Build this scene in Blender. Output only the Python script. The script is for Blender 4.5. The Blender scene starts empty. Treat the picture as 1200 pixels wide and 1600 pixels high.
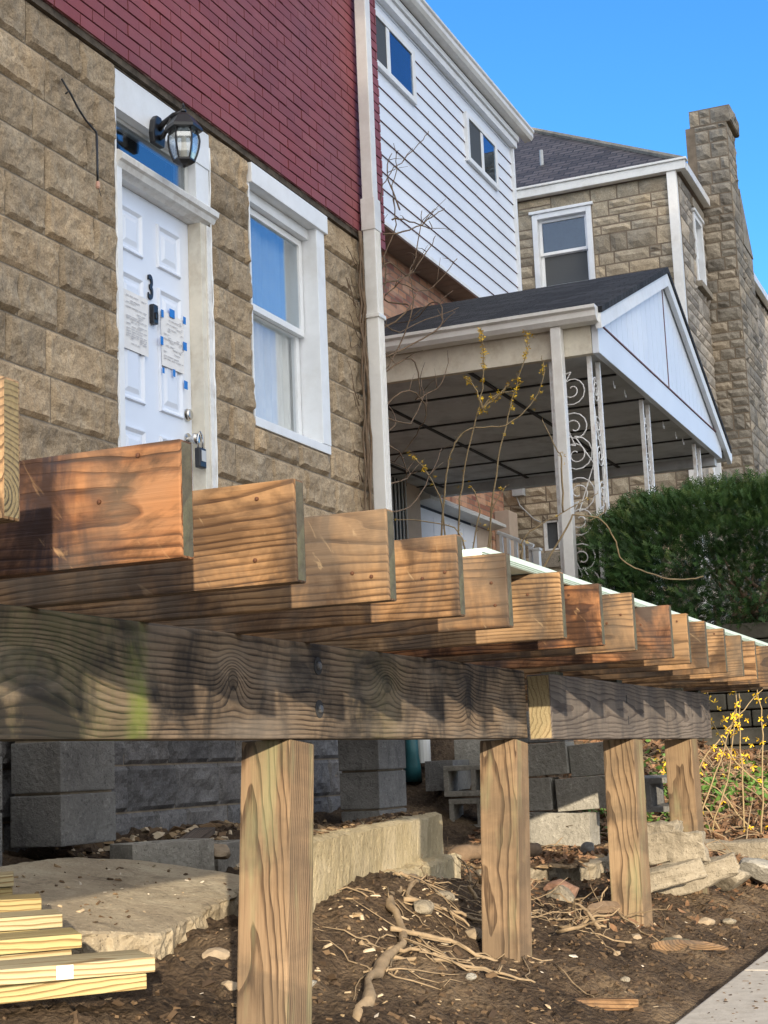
import bpy, bmesh, math, random
from mathutils import Vector, Matrix, noise
R = math.radians
random.seed(7)
sc = bpy.context.scene
COL = sc.collection

# ------------------------------------------------------------------ camera, sky, sun, exposure
cam_d = bpy.data.cameras.new('camera')
cam_d.sensor_fit = 'HORIZONTAL'; cam_d.sensor_width = 36; cam_d.lens = 72
cam_d.clip_start = 0.05; cam_d.clip_end = 2000
cam = bpy.data.objects.new('camera', cam_d); COL.objects.link(cam)
yaw, pit, rol = R(22.628), R(9.329), R(-2.3995)
fw = Vector((math.cos(yaw)*math.cos(pit), math.sin(yaw)*math.cos(pit), math.sin(pit)))
r0 = Vector((math.sin(yaw), -math.cos(yaw), 0)); u0 = r0.cross(fw)
rt = math.cos(rol)*r0 + math.sin(rol)*u0; up = -math.sin(rol)*r0 + math.cos(rol)*u0
cam.matrix_world = Matrix(((rt.x, up.x, -fw.x, 0), (rt.y, up.y, -fw.y, 0), (rt.z, up.z, -fw.z, 0), (0, 0, 0, 1)))
sc.camera = cam

SUN_AZ, SUN_EL = R(30), R(10)          # the sun stands behind the camera, 30 deg out from the facade line
to_sun = Vector((-math.cos(SUN_AZ)*math.cos(SUN_EL), -math.sin(SUN_AZ)*math.cos(SUN_EL), math.sin(SUN_EL)))
world = bpy.data.worlds.new("World"); sc.world = world; world.use_nodes = True
wn = world.node_tree
sky = wn.nodes.new('ShaderNodeTexSky'); sky.sky_type = 'NISHITA'; sky.sun_disc = False
sky.sun_elevation = SUN_EL; sky.sun_rotation = R(240)
sky.altitude = 2500; sky.air_density = 1.0; sky.dust_density = 0.0; sky.ozone_density = 4.0
hs = wn.nodes.new('ShaderNodeHueSaturation'); hs.inputs['Saturation'].default_value = 1.1
wn.links.new(sky.outputs[0], hs.inputs['Color']); 
# added cloud glow in the unseen sky behind the viewer, brightens the shaded walls
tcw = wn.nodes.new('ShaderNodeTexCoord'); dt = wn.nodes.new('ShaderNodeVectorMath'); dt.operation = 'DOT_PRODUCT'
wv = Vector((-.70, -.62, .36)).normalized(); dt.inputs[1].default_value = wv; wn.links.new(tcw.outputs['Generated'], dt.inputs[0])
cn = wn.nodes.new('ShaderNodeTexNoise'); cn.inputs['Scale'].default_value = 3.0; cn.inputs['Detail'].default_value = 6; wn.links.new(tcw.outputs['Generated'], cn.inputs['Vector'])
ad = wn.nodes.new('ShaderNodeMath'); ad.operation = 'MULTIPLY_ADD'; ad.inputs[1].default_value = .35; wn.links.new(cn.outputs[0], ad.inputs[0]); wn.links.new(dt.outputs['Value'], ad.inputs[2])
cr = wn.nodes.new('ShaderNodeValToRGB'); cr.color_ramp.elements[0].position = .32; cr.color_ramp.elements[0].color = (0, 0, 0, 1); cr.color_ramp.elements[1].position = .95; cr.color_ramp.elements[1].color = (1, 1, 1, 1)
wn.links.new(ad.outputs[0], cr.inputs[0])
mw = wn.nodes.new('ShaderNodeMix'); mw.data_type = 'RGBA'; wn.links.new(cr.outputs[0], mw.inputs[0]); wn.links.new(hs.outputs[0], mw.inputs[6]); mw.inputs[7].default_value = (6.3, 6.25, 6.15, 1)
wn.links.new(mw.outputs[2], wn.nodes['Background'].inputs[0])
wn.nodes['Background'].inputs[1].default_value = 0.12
sl = bpy.data.lights.new('sun', 'SUN'); sl.energy = 2.7; sl.angle = R(0.6); sl.color = (1.0, 0.85, 0.64)
so = bpy.data.objects.new('sun', sl); COL.objects.link(so)
so.rotation_euler = (-to_sun).to_track_quat('-Z', 'Y').to_euler(); so.location = (-20, -10, 12)
sc.view_settings.view_transform = 'Standard'; sc.view_settings.look = 'None'
sc.view_settings.exposure = 1.6; sc.view_settings.gamma = 1

# ------------------------------------------------------------------ node helpers
class N:
    def __init__(s, name):
        s.m = bpy.data.materials.new(name); s.m.use_nodes = True
        s.t = s.m.node_tree; s.n = s.t.nodes; s.p = s.n['Principled BSDF']
        s.out = s.n['Material Output']
    def add(s, typ, **kw):
        x = s.n.new(typ)
        for k, v in kw.items(): setattr(x, k, v)
        return x
    def link(s, a, b): s.t.links.new(a, b)
    def put(s, sock, v):
        if v is None: return
        if isinstance(v, bpy.types.NodeSocket): s.link(v, sock)
        else:
            if isinstance(v, (tuple, list)) and len(v) == 3 and sock.type == 'RGBA': v = (*v, 1)
            sock.default_value = v
    def math(s, op, a, b=None, c=None, clamp=False):
        x = s.add('ShaderNodeMath', operation=op, use_clamp=clamp)
        s.put(x.inputs[0], a); s.put(x.inputs[1], b)
        if c is not None: s.put(x.inputs[2], c)
        return x.outputs[0]
    def vmath(s, op, a, b=None):
        x = s.add('ShaderNodeVectorMath', operation=op)
        s.put(x.inputs[0], a); s.put(x.inputs[1], b)
        return x.outputs[0]
    def mix(s, f, a, b, typ='MIX'):
        x = s.add('ShaderNodeMix', data_type='RGBA', blend_type=typ)
        s.put(x.inputs[0], f); s.put(x.inputs[6], a); s.put(x.inputs[7], b)
        return x.outputs[2]
    def ramp(s, f, stops, interp='LINEAR'):
        x = s.add('ShaderNodeValToRGB'); x.color_ramp.interpolation = interp
        e = x.color_ramp.elements
        while len(e) < len(stops): e.new(0.5)
        for i, (p, c) in enumerate(stops):
            e[i].position = p
            e[i].color = (c, c, c, 1) if isinstance(c, (int, float)) else (*c, 1)
        s.put(x.inputs[0], f); return x.outputs[0]
    def obj(s): return s.add('ShaderNodeTexCoord').outputs['Object']
    def rnd(s): return s.add('ShaderNodeObjectInfo').outputs['Random']
    def scale(s, v, k): return s.vmath('MULTIPLY', v, k)
    def noise(s, v, scale=5, detail=4, rough=.55, dist=0):
        x = s.add('ShaderNodeTexNoise'); s.put(x.inputs['Vector'], v)
        x.inputs['Scale'].default_value = scale; x.inputs['Detail'].default_value = detail
        x.inputs['Roughness'].default_value = rough; x.inputs['Distortion'].default_value = dist
        return x.outputs[0]
    def voro(s, v, scale=5, feature='F1'):
        x = s.add('ShaderNodeTexVoronoi', feature=feature); s.put(x.inputs['Vector'], v)
        x.inputs['Scale'].default_value = scale
        return x.outputs[0]
    def attr(s, name):
        x = s.add('ShaderNodeAttribute'); x.attribute_name = name; return x.outputs['Fac']
    def sep(s, v):
        x = s.add('ShaderNodeSeparateXYZ'); s.put(x.inputs[0], v); return x.outputs
    def comb(s, a, b, c):
        x = s.add('ShaderNodeCombineXYZ')
        s.put(x.inputs[0], a); s.put(x.inputs[1], b); s.put(x.inputs[2], c); return x.outputs[0]
    def bump(s, h, strength=.3, dist=.01):
        x = s.add('ShaderNodeBump'); s.put(x.inputs['Height'], h)
        x.inputs['Strength'].default_value = strength; x.inputs['Distance'].default_value = dist
        s.link(x.outputs[0], s.p.inputs['Normal'])
    def done(s, col, rough=.7, spec=.3, metal=0):
        s.put(s.p.inputs['Base Color'], col); s.put(s.p.inputs['Roughness'], rough)
        s.p.inputs['Specular IOR Level'].default_value = spec; s.p.inputs['Metallic'].default_value = metal
        return s.m

def plain(name, c, rough=.6, var=.12, nscale=8, spec=.3, metal=0, bump=0, dirt=None, dirt_amt=.5, dscale=3):
    n = N(name); v = n.obj()
    a = tuple(x*(1-var) for x in c); b = tuple(min(1, x*(1+var)) for x in c)
    col = n.ramp(n.noise(v, nscale, 6, .65), [(.3, a), (.7, b)])
    if dirt:
        f = n.ramp(n.noise(v, dscale, 7, .7), [(.48, 0), (.72, dirt_amt)])
        col = n.mix(f, col, dirt)
    if bump: n.bump(n.noise(v, nscale*6, 5, .6), bump, .004)
    return n.done(col, rough, spec, metal)

def wood(name, light, mid, dark, freq=130, pith=(-.06, .0), pvar=.05, taper=.02, warp=.03, knots=(), stain=None,
         stain_amt=.7, scrape=None, smudge=0, extra=None, rough=.75, fiber=.30, bands=True, spec=.25):
    n = N(name); P = n.obj(); r = n.rnd()
    off = n.comb(n.math('MULTIPLY', r, 37.0), n.math('MULTIPLY', r, 91.0), n.math('MULTIPLY', r, 53.0))
    Q = n.vmath('ADD', P, off)
    x, y, z = n.sep(P)
    py = n.math('ADD', n.math('MULTIPLY_ADD', r, pvar, pith[0]-pvar/2), 0.0)
    r2 = n.math('FRACT', n.math('MULTIPLY', r, 17.3))
    pz = n.math('MULTIPLY_ADD', r2, pvar*2, pith[1]-pvar)
    w1 = n.math('SUBTRACT', n.noise(n.scale(Q, (1.6, 6, 6)), 1, 3, .5), .5)
    w2 = n.math('SUBTRACT', n.noise(n.scale(Q, (5, 14, 14)), 1, 2, .5), .5)
    dy = n.math('SUBTRACT', y, py); dz = n.math('SUBTRACT', z, pz)
    d = n.math('SQRT', n.math('ADD', n.math('MULTIPLY', dy, dy), n.math('MULTIPLY', dz, dz)))
    r3 = n.math('FRACT', n.math('MULTIPLY', r, 41.7))
    d = n.math('ADD', d, n.math('MULTIPLY', x, n.math('MULTIPLY', n.math('SUBTRACT', r3, .35), taper*2)))
    d = n.math('ADD', d, n.math('MULTIPLY', w1, warp*2)); d = n.math('ADD', d, n.math('MULTIPLY', w2, warp*.45))
    core = None
    for (kx, kz, ka, kb, amp) in knots:
        ex = n.math('DIVIDE', n.math('SUBTRACT', x, kx), ka); ez = n.math('DIVIDE', n.math('SUBTRACT', z, kz), kb)
        q = n.math('ADD', n.math('MULTIPLY', ex, ex), n.math('MULTIPLY', ez, ez))
        g = n.math('POWER', 2.718, n.math('MULTIPLY', q, -1.0))
        d = n.math('ADD', d, n.math('MULTIPLY', g, amp))
        c = n.ramp(q, [(.0, .75), (.12, .5), (.2, 1), (.3, 0)])
        core = c if core is None else n.math('MAXIMUM', core, c)
    f = n.math('FRACT', n.math('MULTIPLY', d, freq))
    fib = n.noise(n.scale(Q, (4, 160, 160)), 1, 4, .6)
    rid = n.math('FLOOR', n.math('MULTIPLY', d, freq))
    wn_ = n.add('ShaderNodeTexWhiteNoise', noise_dimensions='1D'); n.link(rid, wn_.inputs['W'])
    late = n.ramp(f, [(0, 0.05), (.5, 0.12), (.74, .6), (.84, 1.0), (.95, 1.0), (1, .05)])
    brk = n.noise(n.scale(Q, (7, 60, 60)), 1, 4, .65)
    amp = n.math('MULTIPLY', n.math('MULTIPLY_ADD', wn_.outputs['Value'], .55, .5), n.ramp(brk, [(.3, .5), (.55, 1)]))
    late = n.math('MULTIPLY', late, amp)
    col = n.ramp(late, [(0, light), (.25, mid), (.62, dark)])
    col = n.mix(fiber, col, n.ramp(fib, [(.32, dark), (.5, mid), (.68, light)]))
    tone = n.noise(n.scale(Q, (1.2, 3, 3)), 1.3, 3, .5)
    col = n.mix(n.ramp(tone, [(.35, 0), (.65, .55)]), col, n.mix(.5, col, mid, 'MULTIPLY'))
    # each board has its own tone
    tint = n.ramp(r, [(0, (.82, .74, .64)), (.35, (1.05, .98, .92)), (.7, (.95, .82, .68)), (1, (1.1, 1.08, 1.02))])
    col = n.mix(.8, col, n.mix(1.0, col, tint, 'MULTIPLY'))
    if core is not None: col = n.mix(n.math('MULTIPLY', core, .75), col, tuple(c*.55 for c in dark))
    if stain:
        sx = n.noise(n.comb(n.math('MULTIPLY', n.sep(Q)[0], 6.0), n.math('MULTIPLY', n.sep(Q)[1], 3.0), n.math('MULTIPLY', n.sep(Q)[2], 2.2)), 1, 5, .6, .6)
        s1 = n.ramp(sx, [(.43, 0), (.60, stain_amt)])
        col = n.mix(s1, col, stain)
        edge = n.noise(n.scale(Q, (2, 9, 14)), 1, 5, .7)
        col = n.mix(n.ramp(edge, [(.55, 0), (.75, stain_amt*.6)]), col, stain)
    if smudge:
        sm = n.noise(n.scale(Q, (5, 6, 5)), 1, 6, .62, .8)
        col = n.mix(n.ramp(sm, [(.47, 0), (.60, smudge)]), col, tuple(c*.55 for c in dark))
        wt = n.noise(n.scale(Q, (2.2, 3, 3)), 1, 4, .6)
        col = n.mix(n.ramp(wt, [(.5, 0), (.66, .45)]), col, (.16, .125, .09))
    if scrape:
        q = n.noise(n.scale(n.vmath('ADD', Q, n.comb(n.math('MULTIPLY', z, -.7), 0.0, 0.0)), (26, 20, 9)), 1, 5, .6, .8)
        fade = n.ramp(x, [(.0, 1), (.2, .8), (.42, 0)])
        col = n.mix(n.math('MULTIPLY', n.ramp(q, [(.64, 0), (.76, .65)]), fade), col, scrape)
    if extra: col = extra(n, col, x, y, z, Q)
    h = n.math('ADD', n.math('MULTIPLY', late, -.8), n.math('MULTIPLY', fib, .7))
    n.bump(h, .5, .005)
    return n.done(col, rough, spec)

# ------------------------------------------------------------------ materials
def _beam_extra(n, col, x, y, z, Q):
    # green algae runs and bleached zones on the old beam face
    def streak(cx, w, amt, c):
        nonlocal col
        e = n.math('ABSOLUTE', n.math('SUBTRACT', n.math('ADD', x, n.math('MULTIPLY', n.math('SUBTRACT', n.noise(n.scale(Q, (3, 3, 9)), 1, 4, .6), .5), .05)), cx))
        f = n.ramp(n.math('DIVIDE', e, w), [(.0, amt), (.45, amt*.7), (1, 0)])
        f = n.math('MULTIPLY', f, n.ramp(n.noise(n.scale(Q, (30, 8, 9)), 1, 5, .65), [(.32, .25), (.6, 1)]))
        col = n.mix(f, col, c)
    streak(1.77, .055, .8, (.16, .20, .035)); streak(1.30, .40, .4, (.075, .088, .035)); streak(1.62, .26, .4, (.08, .098, .033))
    streak(3.05, .25, .35, (.07, .085, .03))
    # black weathering smears, heavier towards the top edge of the face
    b = n.noise(n.scale(Q, (5, 4, 4)), 1, 5, .6, .5)
    col = n.mix(n.ramp(b, [(.43, 0), (.60, .85)]), col, (.012, .012, .013))
    g = n.noise(n.scale(Q, (2.1, 4, 10)), 1, 5, .6)
    col = n.mix(n.ramp(g, [(.5, 0), (.7, .4)]), col, (.27, .225, .18))
    return col

def _post_extra(n, col, x, y, z, Q):
    # earth-stained foot (local x runs up the post from the ground)
    f = n.ramp(n.math('ADD', x, n.math('MULTIPLY', n.noise(Q, 14, 5, .7), .16)), [(.40, .8), (.52, 0)])
    col = n.mix(f, col, (.20, .145, .085))
    g = n.noise(n.scale(Q, (2, 12, 12)), 1, 4, .6)
    return n.mix(n.ramp(g, [(.54, 0), (.7, .35)]), col, (.27, .30, .16))

M = {}
M['joist'] = wood('treated_joist', (.36, .238, .132), (.255, .155, .078), (.05, .025, .012), freq=105, pith=(-.11, .02), pvar=.12, taper=.03,
                  warp=.017, stain=(.040, .033, .029), stain_amt=.8, scrape=(.46, .34, .20), smudge=.6)
M['joist_red'] = wood('red_treated_joist', (.32, .165, .078), (.22, .10, .043), (.042, .018, .009), freq=105, pith=(-.09, .05), pvar=.06, taper=.035,
                      warp=.022, knots=[(.62, .05, .05, .03, .04)], stain=(.022, .017, .02), stain_amt=.95, scrape=(.46, .29, .15), smudge=.85)
M['joist_end'] = plain('weathered_end_grain', (.075, .07, .052), .9, .35, 40, bump=.4, dirt=(.10, .115, .05), dirt_amt=.5, dscale=9)
M['end_rings'] = wood('old_ringed_end', (.20, .165, .095), (.15, .118, .066), (.055, .042, .026), freq=150, pith=(.02, -.06), pvar=.0, taper=0, warp=.02, stain=(.04, .035, .025), stain_amt=.5)
KN = [(1.40, .01, .20, .075, .055), (2.19, .012, .05, .05, .05), (3.12, .034, .075, .055, .045), (3.80, -.01, .06, .10, .022), (.9, -.03, .15, .06, .04)]
M['beam'] = wood('weathered_beam', (.25, .20, .148), (.145, .108, .076), (.010, .008, .007), freq=92, pith=(.055, .175), pvar=.0, taper=.012,
                 warp=.021, knots=KN, extra=_beam_extra, rough=.85)
M['beam_grey'] = wood('grey_weathered_beam', (.20, .18, .16), (.15, .132, .118), (.06, .05, .046), freq=95, pith=(.05, .0), pvar=.02, taper=.02,
                      warp=.02, knots=[(2.84, .03, .05, .03, .03)], stain=(.035, .035, .04), stain_amt=.45, rough=.85)
M['beam_end'] = wood('pale_beam_end', (.42, .35, .22), (.33, .26, .155), (.15, .10, .055), freq=60, pith=(.3, .0), pvar=.02, taper=0, warp=.05, rough=.8,
                     stain=(.14, .13, .07), stain_amt=.5)
M['post'] = wood('weathered_post', (.315, .24, .16), (.225, .162, .104), (.048, .030, .019), freq=120, pith=(.05, -.16), pvar=.08, taper=.03, warp=.022, stain=(.06, .048, .035), stain_amt=.45,
                 extra=_post_extra, rough=.8)
M['lumber'] = wood('fresh_treated_lumber', (.47, .42, .23), (.39, .325, .155), (.21, .14, .06), freq=80, pith=(-.02, -.08), pvar=.05, taper=.02, warp=.03, fiber=.12)
M['lumber2'] = wood('pale_fresh_lumber', (.50, .465, .32), (.42, .37, .225), (.24, .17, .085), freq=70, pith=(.03, -.06), pvar=.05, taper=.03, warp=.03, fiber=.12)
M['mint'] = plain('pale_green_board', (.50, .60, .53), .5, .06, 14, dirt=(.40, .45, .38), dirt_amt=.4, dscale=6)

def stone_mat(name, c1, c2, c3, grain=1.0, bump=.6):
    n = N(name); v = n.obj(); t = n.attr('tint')
    a = n.noise(v, 5, 6, .65); b = n.noise(v, 38, 5, .7); s = n.noise(n.scale(v, (2, 2, 9)), 3, 5, .6)
    col = n.ramp(a, [(.3, c1), (.52, c2), (.75, c3)])
    col = n.mix(n.ramp(b, [(.35, .45), (.6, 0)]), col, tuple(x*.5 for x in c1))
    col = n.mix(n.ramp(s, [(.52, 0), (.68, .4)]), col, tuple(x*.65 for x in c2))
    col = n.mix(1.0, col, n.ramp(t, [(0, (.62, .62, .63)), (.5, (1, 1, 1)), (1, (1.28, 1.2, 1.1))]), 'MULTIPLY')
    sp = n.noise(v, 120, 3, .7)
    col = n.mix(n.ramp(sp, [(.36, .55), (.5, 0)]), col, tuple(x*.4 for x in c1))
    col = n.mix(n.ramp(sp, [(.56, 0), (.72, .4)]), col, tuple(min(1, x*1.35) for x in c3))
    n.bump(n.math('ADD', n.math('MULTIPLY', b, .7*grain), n.math('MULTIPLY', n.noise(v, 130, 3, .6), .3)), bump, .008)
    return n.done(col, .92, .15)
M['rockface'] = stone_mat('rock_face_block', (.33, .245, .155), (.45, .35, .235), (.56, .46, .33), bump=.9)
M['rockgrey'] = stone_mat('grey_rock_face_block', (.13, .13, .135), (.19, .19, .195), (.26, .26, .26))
M['mortar'] = plain('stone_mortar', (.25, .21, .16), .95, .25, 20, bump=.4)
M['ashlar'] = stone_mat('ashlar_sandstone', (.34, .285, .205), (.48, .41, .305), (.59, .52, .405), bump=.8)
M['ashlar_grey'] = stone_mat('grey_side_sandstone', (.33, .295, .25), (.47, .425, .365), (.57, .525, .46), bump=.8)
M['chim'] = stone_mat('chimney_stone', (.24, .21, .17), (.36, .32, .26), (.46, .415, .34), bump=.8)
def redbrick():
    n = N('painted_red_brick'); v = n.obj(); t = n.attr('tint')
    col = n.ramp(t, [(0, (.225, .056, .06)), (.5, (.26, .066, .07)), (1, (.285, .08, .084))])
    col = n.mix(n.ramp(n.noise(v, 1.2, 5, .6), [(.4, 0), (.7, .5)]), col, (.20, .085, .105))
    col = n.mix(n.ramp(n.noise(n.scale(v, (1, 1, 3)), 2.3, 6, .7), [(.52, 0), (.72, .4)]), col, (.33, .13, .12))
    col = n.mix(n.ramp(n.noise(v, 60, 4, .7), [(.62, 0), (.75, .45)]), col, (.34, .16, .16))
    n.bump(n.noise(v, 90, 4, .6), .25, .003)
    return n.done(col, .62, .3)
M['redbrick'] = redbrick()
def redmortar():
    n = N('painted_brick_mortar'); v = n.obj()
    col = n.ramp(n.noise(n.scale(v, (3, 3, 20)), 2, 5, .7), [(.36, (.07, .025, .028)), (.5, (.24, .12, .12)), (.66, (.52, .42, .38))])
    return n.done(col, .9, .1)
M['redmortar'] = redmortar()
M['white'] = plain('white_paint', (.80, .82, .84), .5, .04, 10, dirt=(.55, .52, .46), dirt_amt=.3)
M['cream'] = plain('worn_cream_paint', (.72, .67, .56), .6, .08, 12, dirt=(.42, .33, .22), dirt_amt=.6, dscale=5)
M['peel'] = plain('peeling_white_paint', (.78, .775, .75), .6, .06, 20, dirt=(.42, .36, .31), dirt_amt=.6, dscale=9, bump=.3)
M['door'] = plain('door_white_paint', (.76, .81, .90), .35, .02, 5, spec=.4)
M['alu'] = plain('white_aluminium', (.78, .77, .74), .4, .05, 12, spec=.4, dirt=(.50, .46, .40), dirt_amt=.5, dscale=2)
M['alu_grey'] = plain('aged_grey_aluminium', (.55, .56, .55), .42, .08, 12, spec=.4, dirt=(.35, .35, .33), dirt_amt=.5)
M['siding'] = plain('white_siding_paint', (.77, .82, .90), .45, .025, 4, spec=.35, dirt=(.55, .57, .62), dirt_amt=.3, dscale=2)
M['rust_line'] = plain('maroon_joint', (.16, .075, .08), .8, .3, 12)
M['soffit'] = plain('taupe_soffit', (.34, .28, .23), .6, .12, 5)
M['black'] = plain('black_metal', (.018, .018, .020), .38, .2, 30, spec=.5)
M['dark'] = plain('dark_interior', (.03, .03, .032), .9, .2, 4)
M['room'] = plain('dim_room', (.16, .15, .14), .9, .2, 4)
M['chrome'] = plain('satin_nickel', (.62, .60, .57), .22, .05, 10, metal=1)
M['rustmetal'] = plain('rusty_white_iron', (.78, .78, .77), .5, .06, 15, dirt=(.32, .18, .09), dirt_amt=.5, dscale=8)
M['curtain'] = plain('sheer_curtain', (.80, .79, .74), .9, .08, 6)
M['paper'] = plain('taped_paper', (.80, .79, .78), .8, .04, 20)
M['print'] = plain('grey_print', (.58, .58, .60), .8, .1, 60)
M['tape'] = plain('blue_tape', (.02, .20, .62), .6, .08, 20)
def glass(name, tint, refl=.55, rough=.015, tr=(.8, .85, .88)):
    n = N(name)
    g = n.add('ShaderNodeBsdfGlossy'); g.inputs['Color'].default_value = (*tint, 1); g.inputs['Roughness'].default_value = rough
    v = n.obj(); b = n.add('ShaderNodeBump'); b.inputs['Strength'].default_value = .03; b.inputs['Distance'].default_value = .02
    n.link(n.noise(v, 2.5, 2, .5), b.inputs['Height']); n.link(b.outputs[0], g.inputs['Normal'])
    t = n.add('ShaderNodeBsdfTransparent'); t.inputs[0].default_value = (*tr, 1)
    f = n.add('ShaderNodeLayerWeight'); f.inputs[0].default_value = .5
    mx = n.add('ShaderNodeMixShader')
    n.link(n.math('MULTIPLY_ADD', n.math('POWER', f.outputs['Facing'], 4.0), .8, refl, clamp=True), mx.inputs[0])
    n.link(t.outputs[0], mx.inputs[1]); n.link(g.outputs[0], mx.inputs[2]); n.link(mx.outputs[0], n.out.inputs[0])
    return n.m
M['glass'] = glass('window_glass', (.95, .97, 1.0), .2)
M['glass_far'] = glass('upper_house_glass', (.6, .72, .9), .07)
M['glass_low'] = glass('storm_window_glass', (.85, .9, .95), .04, .05, (.93, .94, .95))
M['lampglass'] = glass('seeded_lamp_glass', (1, 1, .97), .3, .15)
M['screen'] = plain('window_screen', (.075, .08, .085), .7, .1, 50)
def slate():
    n = N('slate_roof'); v = n.obj(); x, y, z = n.sep(v)
    b = n.add('ShaderNodeTexBrick'); n.link(n.comb(y, n.math('MULTIPLY', z, 1.0), 0.0), b.inputs['Vector'])
    b.inputs['Scale'].default_value = 1; b.inputs['Brick Width'].default_value = .26; b.inputs['Row Height'].default_value = .095
    b.inputs['Mortar Size'].default_value = .012; b.inputs['Mortar'].default_value = (.03, .028, .03, 1)
    b.inputs['Color1'].default_value = (.06, .052, .05, 1); b.inputs['Color2'].default_value = (.135, .115, .11, 1)
    b.inputs['Bias'].default_value = 0
    col = n.mix(n.ramp(n.noise(v, 3, 5, .6), [(.4, 0), (.7, .4)]), b.outputs[0], (.11, .088, .085))
    n.bump(n.math('SUBTRACT', 1.0, b.outputs['Fac']), .8, .03)
    return n.done(col, .6, .35)
M['slate'] = slate()
def shingle():
    n = N('black_shingle'); v = n.obj(); x, y, z = n.sep(v)
    b = n.add('ShaderNodeTexBrick'); n.link(n.comb(y, x, 0.0), b.inputs['Vector'])
    b.inputs['Scale'].default_value = 1; b.inputs['Brick Width'].default_value = .30; b.inputs['Row Height'].default_value = .13
    b.inputs['Mortar Size'].default_value = .008; b.inputs['Mortar'].default_value = (.008, .008, .009, 1)
    b.inputs['Color1'].default_value = (.018, .019, .022, 1); b.inputs['Color2'].default_value = (.05, .051, .056, 1)
    g = n.noise(v, 160, 3, .7)
    col = n.mix(n.ramp(g, [(.4, 0), (.7, .5)]), b.outputs[0], (.09, .09, .095))
    n.bump(n.math('ADD', n.math('SUBTRACT', 1.0, b.outputs['Fac']), n.math('MULTIPLY', g, .5)), .9, .015)
    return n.done(col, .9, .2)
M['shingle'] = shingle()
def mixbrick():
    n = N('mixed_orange_brick'); v = n.obj(); x, y, z = n.sep(v)
    b = n.add('ShaderNodeTexBrick'); n.link(n.comb(x, z, 0.0), b.inputs['Vector'])
    b.inputs['Scale'].default_value = 1; b.inputs['Brick Width'].default_value = .24; b.inputs['Row Height'].default_value = .085
    b.inputs['Mortar Size'].default_value = .009; b.inputs['Mortar'].default_value = (.20, .15, .12, 1)
    b.inputs['Color1'].default_value = (.56, .29, .165, 1); b.inputs['Color2'].default_value = (.24, .10, .08, 1)
    w = n.noise(n.comb(n.math('FLOOR', n.math('DIVIDE', x, .215)), n.math('FLOOR', n.math('DIVIDE', z, .075)), 0.0), 3.7, 1, .5)
    col = n.mix(n.ramp(w, [(.45, 0), (.6, .7)]), b.outputs[0], (.58, .36, .25))
    n.bump(n.math('SUBTRACT', 1.0, b.outputs['Fac']), .6, .01)
    return n.done(col, .8, .2)
M['mixbrick'] = mixbrick()
M['panelgrey'] = plain('painted_grey_ceiling', (.56, .58, .60), .7, .08, 3, dirt=(.12, .12, .13), dirt_amt=.5, dscale=2)
M['batten'] = plain('black_batten', (.035, .035, .038), .7, .2, 10)
def rough_concrete(name, a, b, c):
    n = N(name); v = n.obj()
    l = n.noise(v, 2.6, 6, .65); f = n.noise(v, 45, 5, .7); p = n.voro(v, 70)
    col = n.ramp(l, [(.3, a), (.5, b), (.7, c)])
    st = n.noise(n.scale(v, (6, 6, 3.5)), 1, 7, .72, .6)
    col = n.mix(n.ramp(st, [(.52, 0), (.70, .6)]), col, tuple(x*.45 for x in a))
    col = n.mix(n.ramp(f, [(.56, 0), (.7, .6)]), col, tuple(min(1, x*1.3) for x in c))
    col = n.mix(n.ramp(f, [(.3, .75), (.42, 0)]), col, tuple(x*.4 for x in a))
    col = n.mix(n.ramp(p, [(.05, .7), (.16, 0)]), col, tuple(x*.5 for x in a))
    n.bump(n.math('ADD', n.math('MULTIPLY', f, 1.0), n.math('MULTIPLY', n.ramp(p, [(.0, 0), (.2, 1)]), .4)), 1.0, .012)
    return n.done(col, .95, .12)
M['concrete'] = rough_concrete('old_concrete', (.26, .215, .155), (.37, .31, .22), (.46, .40, .29))
M['curbmat'] = rough_concrete('yellowed_concrete', (.34, .28, .175), (.45, .375, .235), (.54, .46, .315))
M['cinder'] = rough_concrete('grey_cinder_block', (.13, .13, .13), (.19, .19, .185), (.25, .25, .24))
M['cinder_warm'] = rough_concrete('dusty_cinder_block', (.23, .22, .19), (.32, .305, .27), (.40, .38, .335))
M['limestone'] = rough_concrete('pale_limestone', (.19, .165, .125), (.27, .235, .18), (.34, .30, .235))
M['rubble'] = plain('broken_rubble', (.33, .26, .18), .92, .35, 8, bump=.8, dirt=(.12, .09, .06), dirt_amt=.7, dscale=7)
M['brickbit'] = plain('broken_red_brick', (.24, .14, .10), .9, .3, 8, bump=.6, dirt=(.14, .10, .07), dirt_amt=.6)
M['walk'] = plain('sidewalk_concrete', (.46, .42, .36), .9, .12, 14, bump=.5, dirt=(.25, .21, .16), dirt_amt=.5, dscale=18)
M['retwall'] = plain('mossy_wall_block', (.085, .078, .062), .95, .35, 5, bump=.9, dirt=(.05, .06, .03), dirt_amt=.6, dscale=3)
M['root'] = plain('dry_root', (.27, .20, .125), .9, .3, 18, bump=.6)
M['bark'] = plain('vine_bark', (.165, .115, .075), .9, .3, 20, bump=.5)
M['twig'] = plain('pale_twig', (.30, .225, .125), .85, .25, 20)
M['petal'] = plain('yellow_petal', (.72, .46, .02), .6, .15, 30)
M['weed'] = plain('green_weed_leaf', (.07, .14, .025), .6, .4, 6)
M['deadleaf'] = plain('dry_leaf', (.20, .115, .065), .85, .5, 5)
M['teal'] = plain('teal_plastic', (.015, .075, .085), .45, .2, 12)
M['meter'] = plain('grey_meter_box', (.42, .44, .45), .5, .06, 15)
M['beige'] = plain('beige_stucco', (.50, .40, .32), .85, .08, 8, bump=.3)
M['flesh'] = plain('wire_nut', (.62, .35, .26), .5, .1, 10)
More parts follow.
